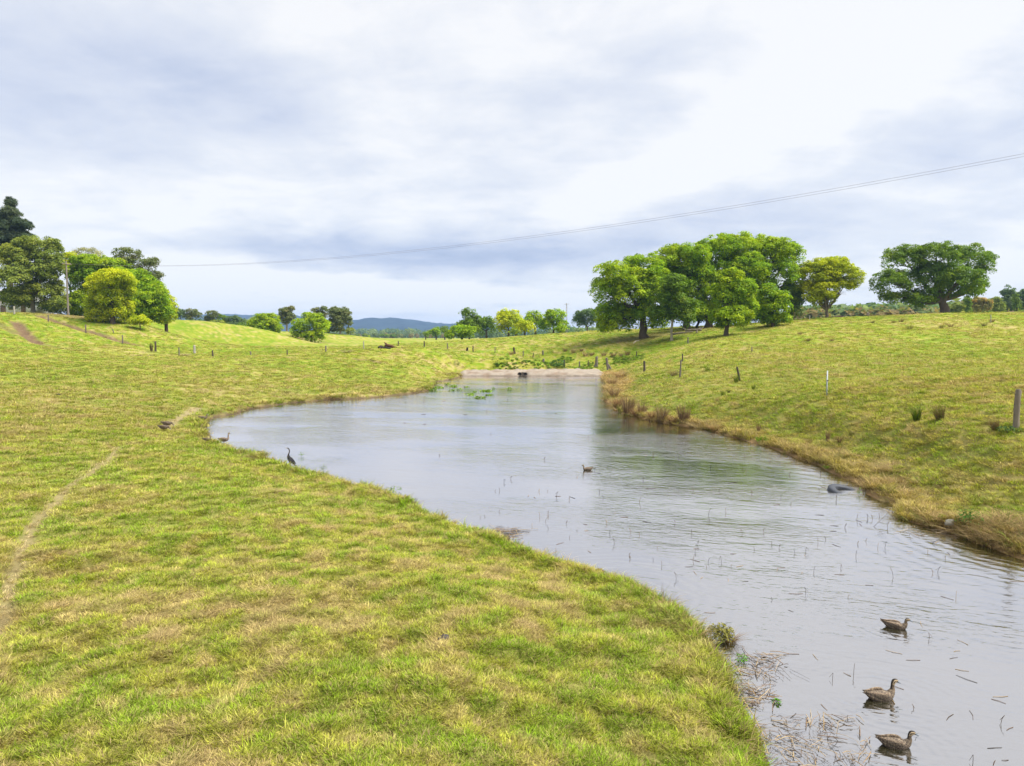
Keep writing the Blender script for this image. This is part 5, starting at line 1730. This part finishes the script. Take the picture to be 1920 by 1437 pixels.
def duck(label, g, heading, pose='swim', scale=1.0, group='ducks swimming on the pond', up=1.0, tone=1.0, headturn=0.0):
    ro = link('duck', None, None, None, tuple(g), label, 'duck', group, rotz=heading)
    ro.scale = (scale,) * 3
    lift = 0.0 if pose == 'swim' else .14
    nk = up
    if pose == 'feed':
        head = [(.205, .075, .040, .042, 0), (.235, .045, .028, .030, 0), (.258, .010, .026, .030, 0), (.274, -.012, .030, .034, 0), (.292, -.030, .026, .028, 0), (.306, -.045, .016, .013, 0), (.325, -.064, .015, .008, 0), (.338, -.078, .008, .004, 0)]
    else:
        head = [(.196, .118 * (1 if nk <= 1 else 1.05), .036, .040, 0), (.197, .118 + .042 * nk, .026, .028, 0), (.201, .118 + .075 * nk, .026, .028, 0), (.220, .118 + .108 * nk, .030, .034, 0), (.252, .118 + .112 * nk, .025, .029, 0), (.276, .118 + .100 * nk, .016, .015, 0),
                (.305, .118 + .086 * nk, .0155, .008, 0), (.325, .118 + .078 * nk, .009, .004, 0)]
    rings = [(-.285, .112, .008, .003, 0), (-.245, .098, .032, .010, 0), (-.20, .080, .055, .030, 0), (-.14, .056, .078, .058, 0), (-.06, .036, .095, .082, 0), (.03, .030, .100, .088, 0), (.10, .036, .090, .082, 0), (.160, .062, .064, .064, 0)] + head
    rings = [(a, b + lift, c, d, e) for a, b, c, d, e in rings]
    V, F, T, A = loft(rings, 36, 8)
    s = np.sin(A)
    hT = T - 8.0
    cols = np.tile(BODY, (len(V), 1)) * tone
    cols[(T < 7.5) & (s < -.2)] = BODY * 1.15 * tone
    nkm = (hT > -.3) & (hT < 2.2)
    cols[nkm] = np.array([.17, .125, .085]) * tone
    fc = (hT >= 2.0) & (hT < 4.75)
    cols[fc] = FACE * (.75 + .25 * tone)
    cols[fc & (s > .74)] = CROWN
    cols[(hT >= .4) & (hT < 2.1) & (s > .7)] = CROWN * 1.6
    cols[fc & (np.abs(s - .22) < .15) & (hT > 2.25)] = CROWN
    cols[fc & (s < -.62)] = np.array([.30, .22, .14])
    cols[fc & (np.abs(s + .45) < .1) & (hT > 3.4)] = CROWN * 2
    cols[hT >= 4.75] = BILL
    cols[hT >= 6.7] = CROWN
    sc_ = ((T > 1.2) & (T < 8.2)).astype(float)
    link('body', feather_mesh('duck_body', V, F, cols, sc_), m_feather, ro)
    for sd in (-1, 1):
        W = [(.115, .070, .010, .020, .078 * sd), (.07, .074, .016, .048, .093 * sd), (.0, .078, .018, .056, .095 * sd), (-.08, .088, .016, .046, .082 * sd), (-.16, .102, .012, .030, .055 * sd), (-.23, .122, .008, .016, .030 * sd), (-.285, .143, .003, .004, .016 * sd)]
        W = [(a, b + lift, c, d, e) for a, b, c, d, e in W][::-1]
        V, F, T, A = loft(W, 12, 5)
        cw = np.tile(BODY * .95, (len(V), 1)) * tone
        cw[np.sin(A) > .55] = np.array([.13, .085, .055]) * tone
        cw[(np.sin(A) < -.5) & (T > 2.0) & (T < 3.6)] = np.array([.03, .06, .05])
        cw[T < 1.2] = CROWN * 2
        link('wing', feather_mesh('duck_wing', V, F, cw, np.ones(len(V))), m_feather, ro)
        ex, ez = (.276, -.006) if pose == 'feed' else (.238, .118 + .118 * nk)
        mb = MB()
        q = []
        for (zz, r) in ((-.003, .0035), (0, .0055), (.003, .0035)):
            q.append((0, zz * 1.0, 0, r))
        mb.tube([(ex, sd * (.0245 + a[1]), ez + lift) for a in q], [a[3] for a in q], 8, (.01, .01, .01))
        link('eye', mb.mesh('duck_eye', True), m_eye, ro)
        if pose != 'swim':
            mb = MB()
            mb.tube([(-.01, .045 * sd, .15), (-.005, .046 * sd, .07), (.005, .046 * sd, .008)], [.016, .007, .006], 7, (.3, .2, .08))
            mb.tube([(.0, .046 * sd, .006), (.03, .05 * sd, .006), (.055, .055 * sd, .004)], [.007, .012, .004], 6, (.3, .2, .08))
            link('leg', mb.mesh('duck_leg', True), m_legs, ro)
    return ro


duck('nearest duck, swimming right at the bottom of the pond', at_z(1678, 1399, 0), -.18, scale=.76, tone=.85, up=1.0)
duck('middle duck of the near three with its neck held high', at_z(1650, 1310, 0), .12, scale=.86, tone=1.05, up=1.28)
duck('farthest duck of the near three, swimming right', at_z(1678, 1177, 0), -.45, scale=.76, tone=1.25, up=.85)
duck('lone small duck swimming left in mid pond', at_z(1102, 882, 0), math.pi + .25, scale=.75, tone=1.2, up=1.1)
LD = 'ducks resting on the left bank'
duck('dark duck on the grass, upper of two by the worn path', hit(313, 802), .1, 'feed', 1.05, LD, tone=.6)
duck('dark duck on the grass, lower of two by the worn path', hit(307, 809), .05, 'feed', 1.0, LD, tone=.75)
duck('brown duck standing at the left corner of the water', hit(381, 790), .1, 'stand', .95, LD, 1.1, tone=.8)
duck('small duck half hidden in grass left of the upright duck', hit(388, 830), .3, 'stand', .72, LD, .7, tone=.8)
duck('brown duck standing upright at the water edge', hit(420, 832), .6, 'stand', .95, LD, 1.8, tone=1.3)
# the darter
g = hit(543, 875)
ro = link('darter', None, None, None, tuple(g), 'black long necked water bird standing on the grassy point', 'bird', rotz=math.pi - .25)
rings = [(-.26, .02, .035, .006, 0), (-.20, .07, .04, .014, 0), (-.13, .15, .055, .045, 0), (-.06, .22, .078, .070, 0), (.0, .29, .078, .070, 0), (.035, .36, .055, .052, 0), (.035, .42, .030, .030, 0), (.015, .48, .020, .021, 0), (-.005, .54, .017, .018, 0),
         (.0, .60, .017, .018, 0), (.025, .645, .018, .019, 0), (.065, .662, .016, .017, 0), (.095, .664, .010, .010, 0), (.13, .668, .006, .006, 0), (.17, .674, .002, .002, 0)]
V, F, T, A = loft(rings, 16, 6)
s = np.sin(A)
cols = np.tile(np.array([.012, .011, .013]), (len(V), 1))
cols[(T > 5.3) & (T < 10.5) & (s < -.1)] = (.26, .12, .06)
cols[(T > 9.3) & (T < 11.6) & (np.abs(s) < .35)] = (.4, .34, .26)
cols[T > 11.6] = (.42, .30, .12)
link('body', feather_mesh('darter_body', V, F, cols, np.zeros(len(V))), m_feather, ro)
for sd in (-1, 1):
    W = [(-.24, .09, .004, .006, .03 * sd), (-.17, .15, .012, .03, .055 * sd), (-.09, .21, .016, .05, .072 * sd), (-.01, .28, .014, .05, .074 * sd), (.035, .325, .008, .02, .06 * sd)]
    V, F, T, A = loft(W, 12, 5)
    cw = np.tile(np.array([.016, .015, .018]), (len(V), 1))
    cw[(np.abs(np.sin(A)) < .3) & (T > 1) & (T < 3)] = (.2, .19, .18)
    link('wing', feather_mesh('darter_wing', V, F, cw, np.zeros(len(V))), m_feather, ro)
    mb = MB()
    mb.tube([(-.03, .04 * sd, .18), (-.02, .042 * sd, .08), (-.01, .042 * sd, .008)], [.022, .012, .009], 7, (.03, .028, .025))
    mb.tube([(-.03, .042 * sd, .008), (.02, .046 * sd, .01), (.06, .05 * sd, .005)], [.008, .014, .005], 6, (.05, .045, .035))
    link('leg', mb.mesh('darter_leg', True), m_legs, ro)
    mb = MB()
    mb.tube([(.062, sd * .012, .668), (.062, sd * .0155, .668), (.062, sd * .018, .668)], [.003, .0045, .002], 8, (.02, .02, .02))
    link('eye', mb.mesh('darter_eye', True), m_eye, ro)

# ------------------------------------------------------------------ haze: the air between here and the hills
mb = MB()
hz_top = float(HZ.max()) + 3.0
mb.box((0, 0, (hz_top - 11) / 2), (9400, 9400, hz_top + 11), None)
hz = link('haze', mb.mesh('haze'), None, kind='stuff', label='thin bluish air fading the far hills')
m_hz, t, out = new_mat('haze')
pv = t.node('ShaderNodeVolumePrincipled')
pv.inputs['Color'].default_value = (.36, .58, 1.0, 1)
pv.inputs['Density'].default_value = 0.00017
pv.inputs['Anisotropy'].default_value = 0.0
t.l.new(pv.outputs[0], out.inputs['Volume'])
hz.data.materials.append(m_hz)
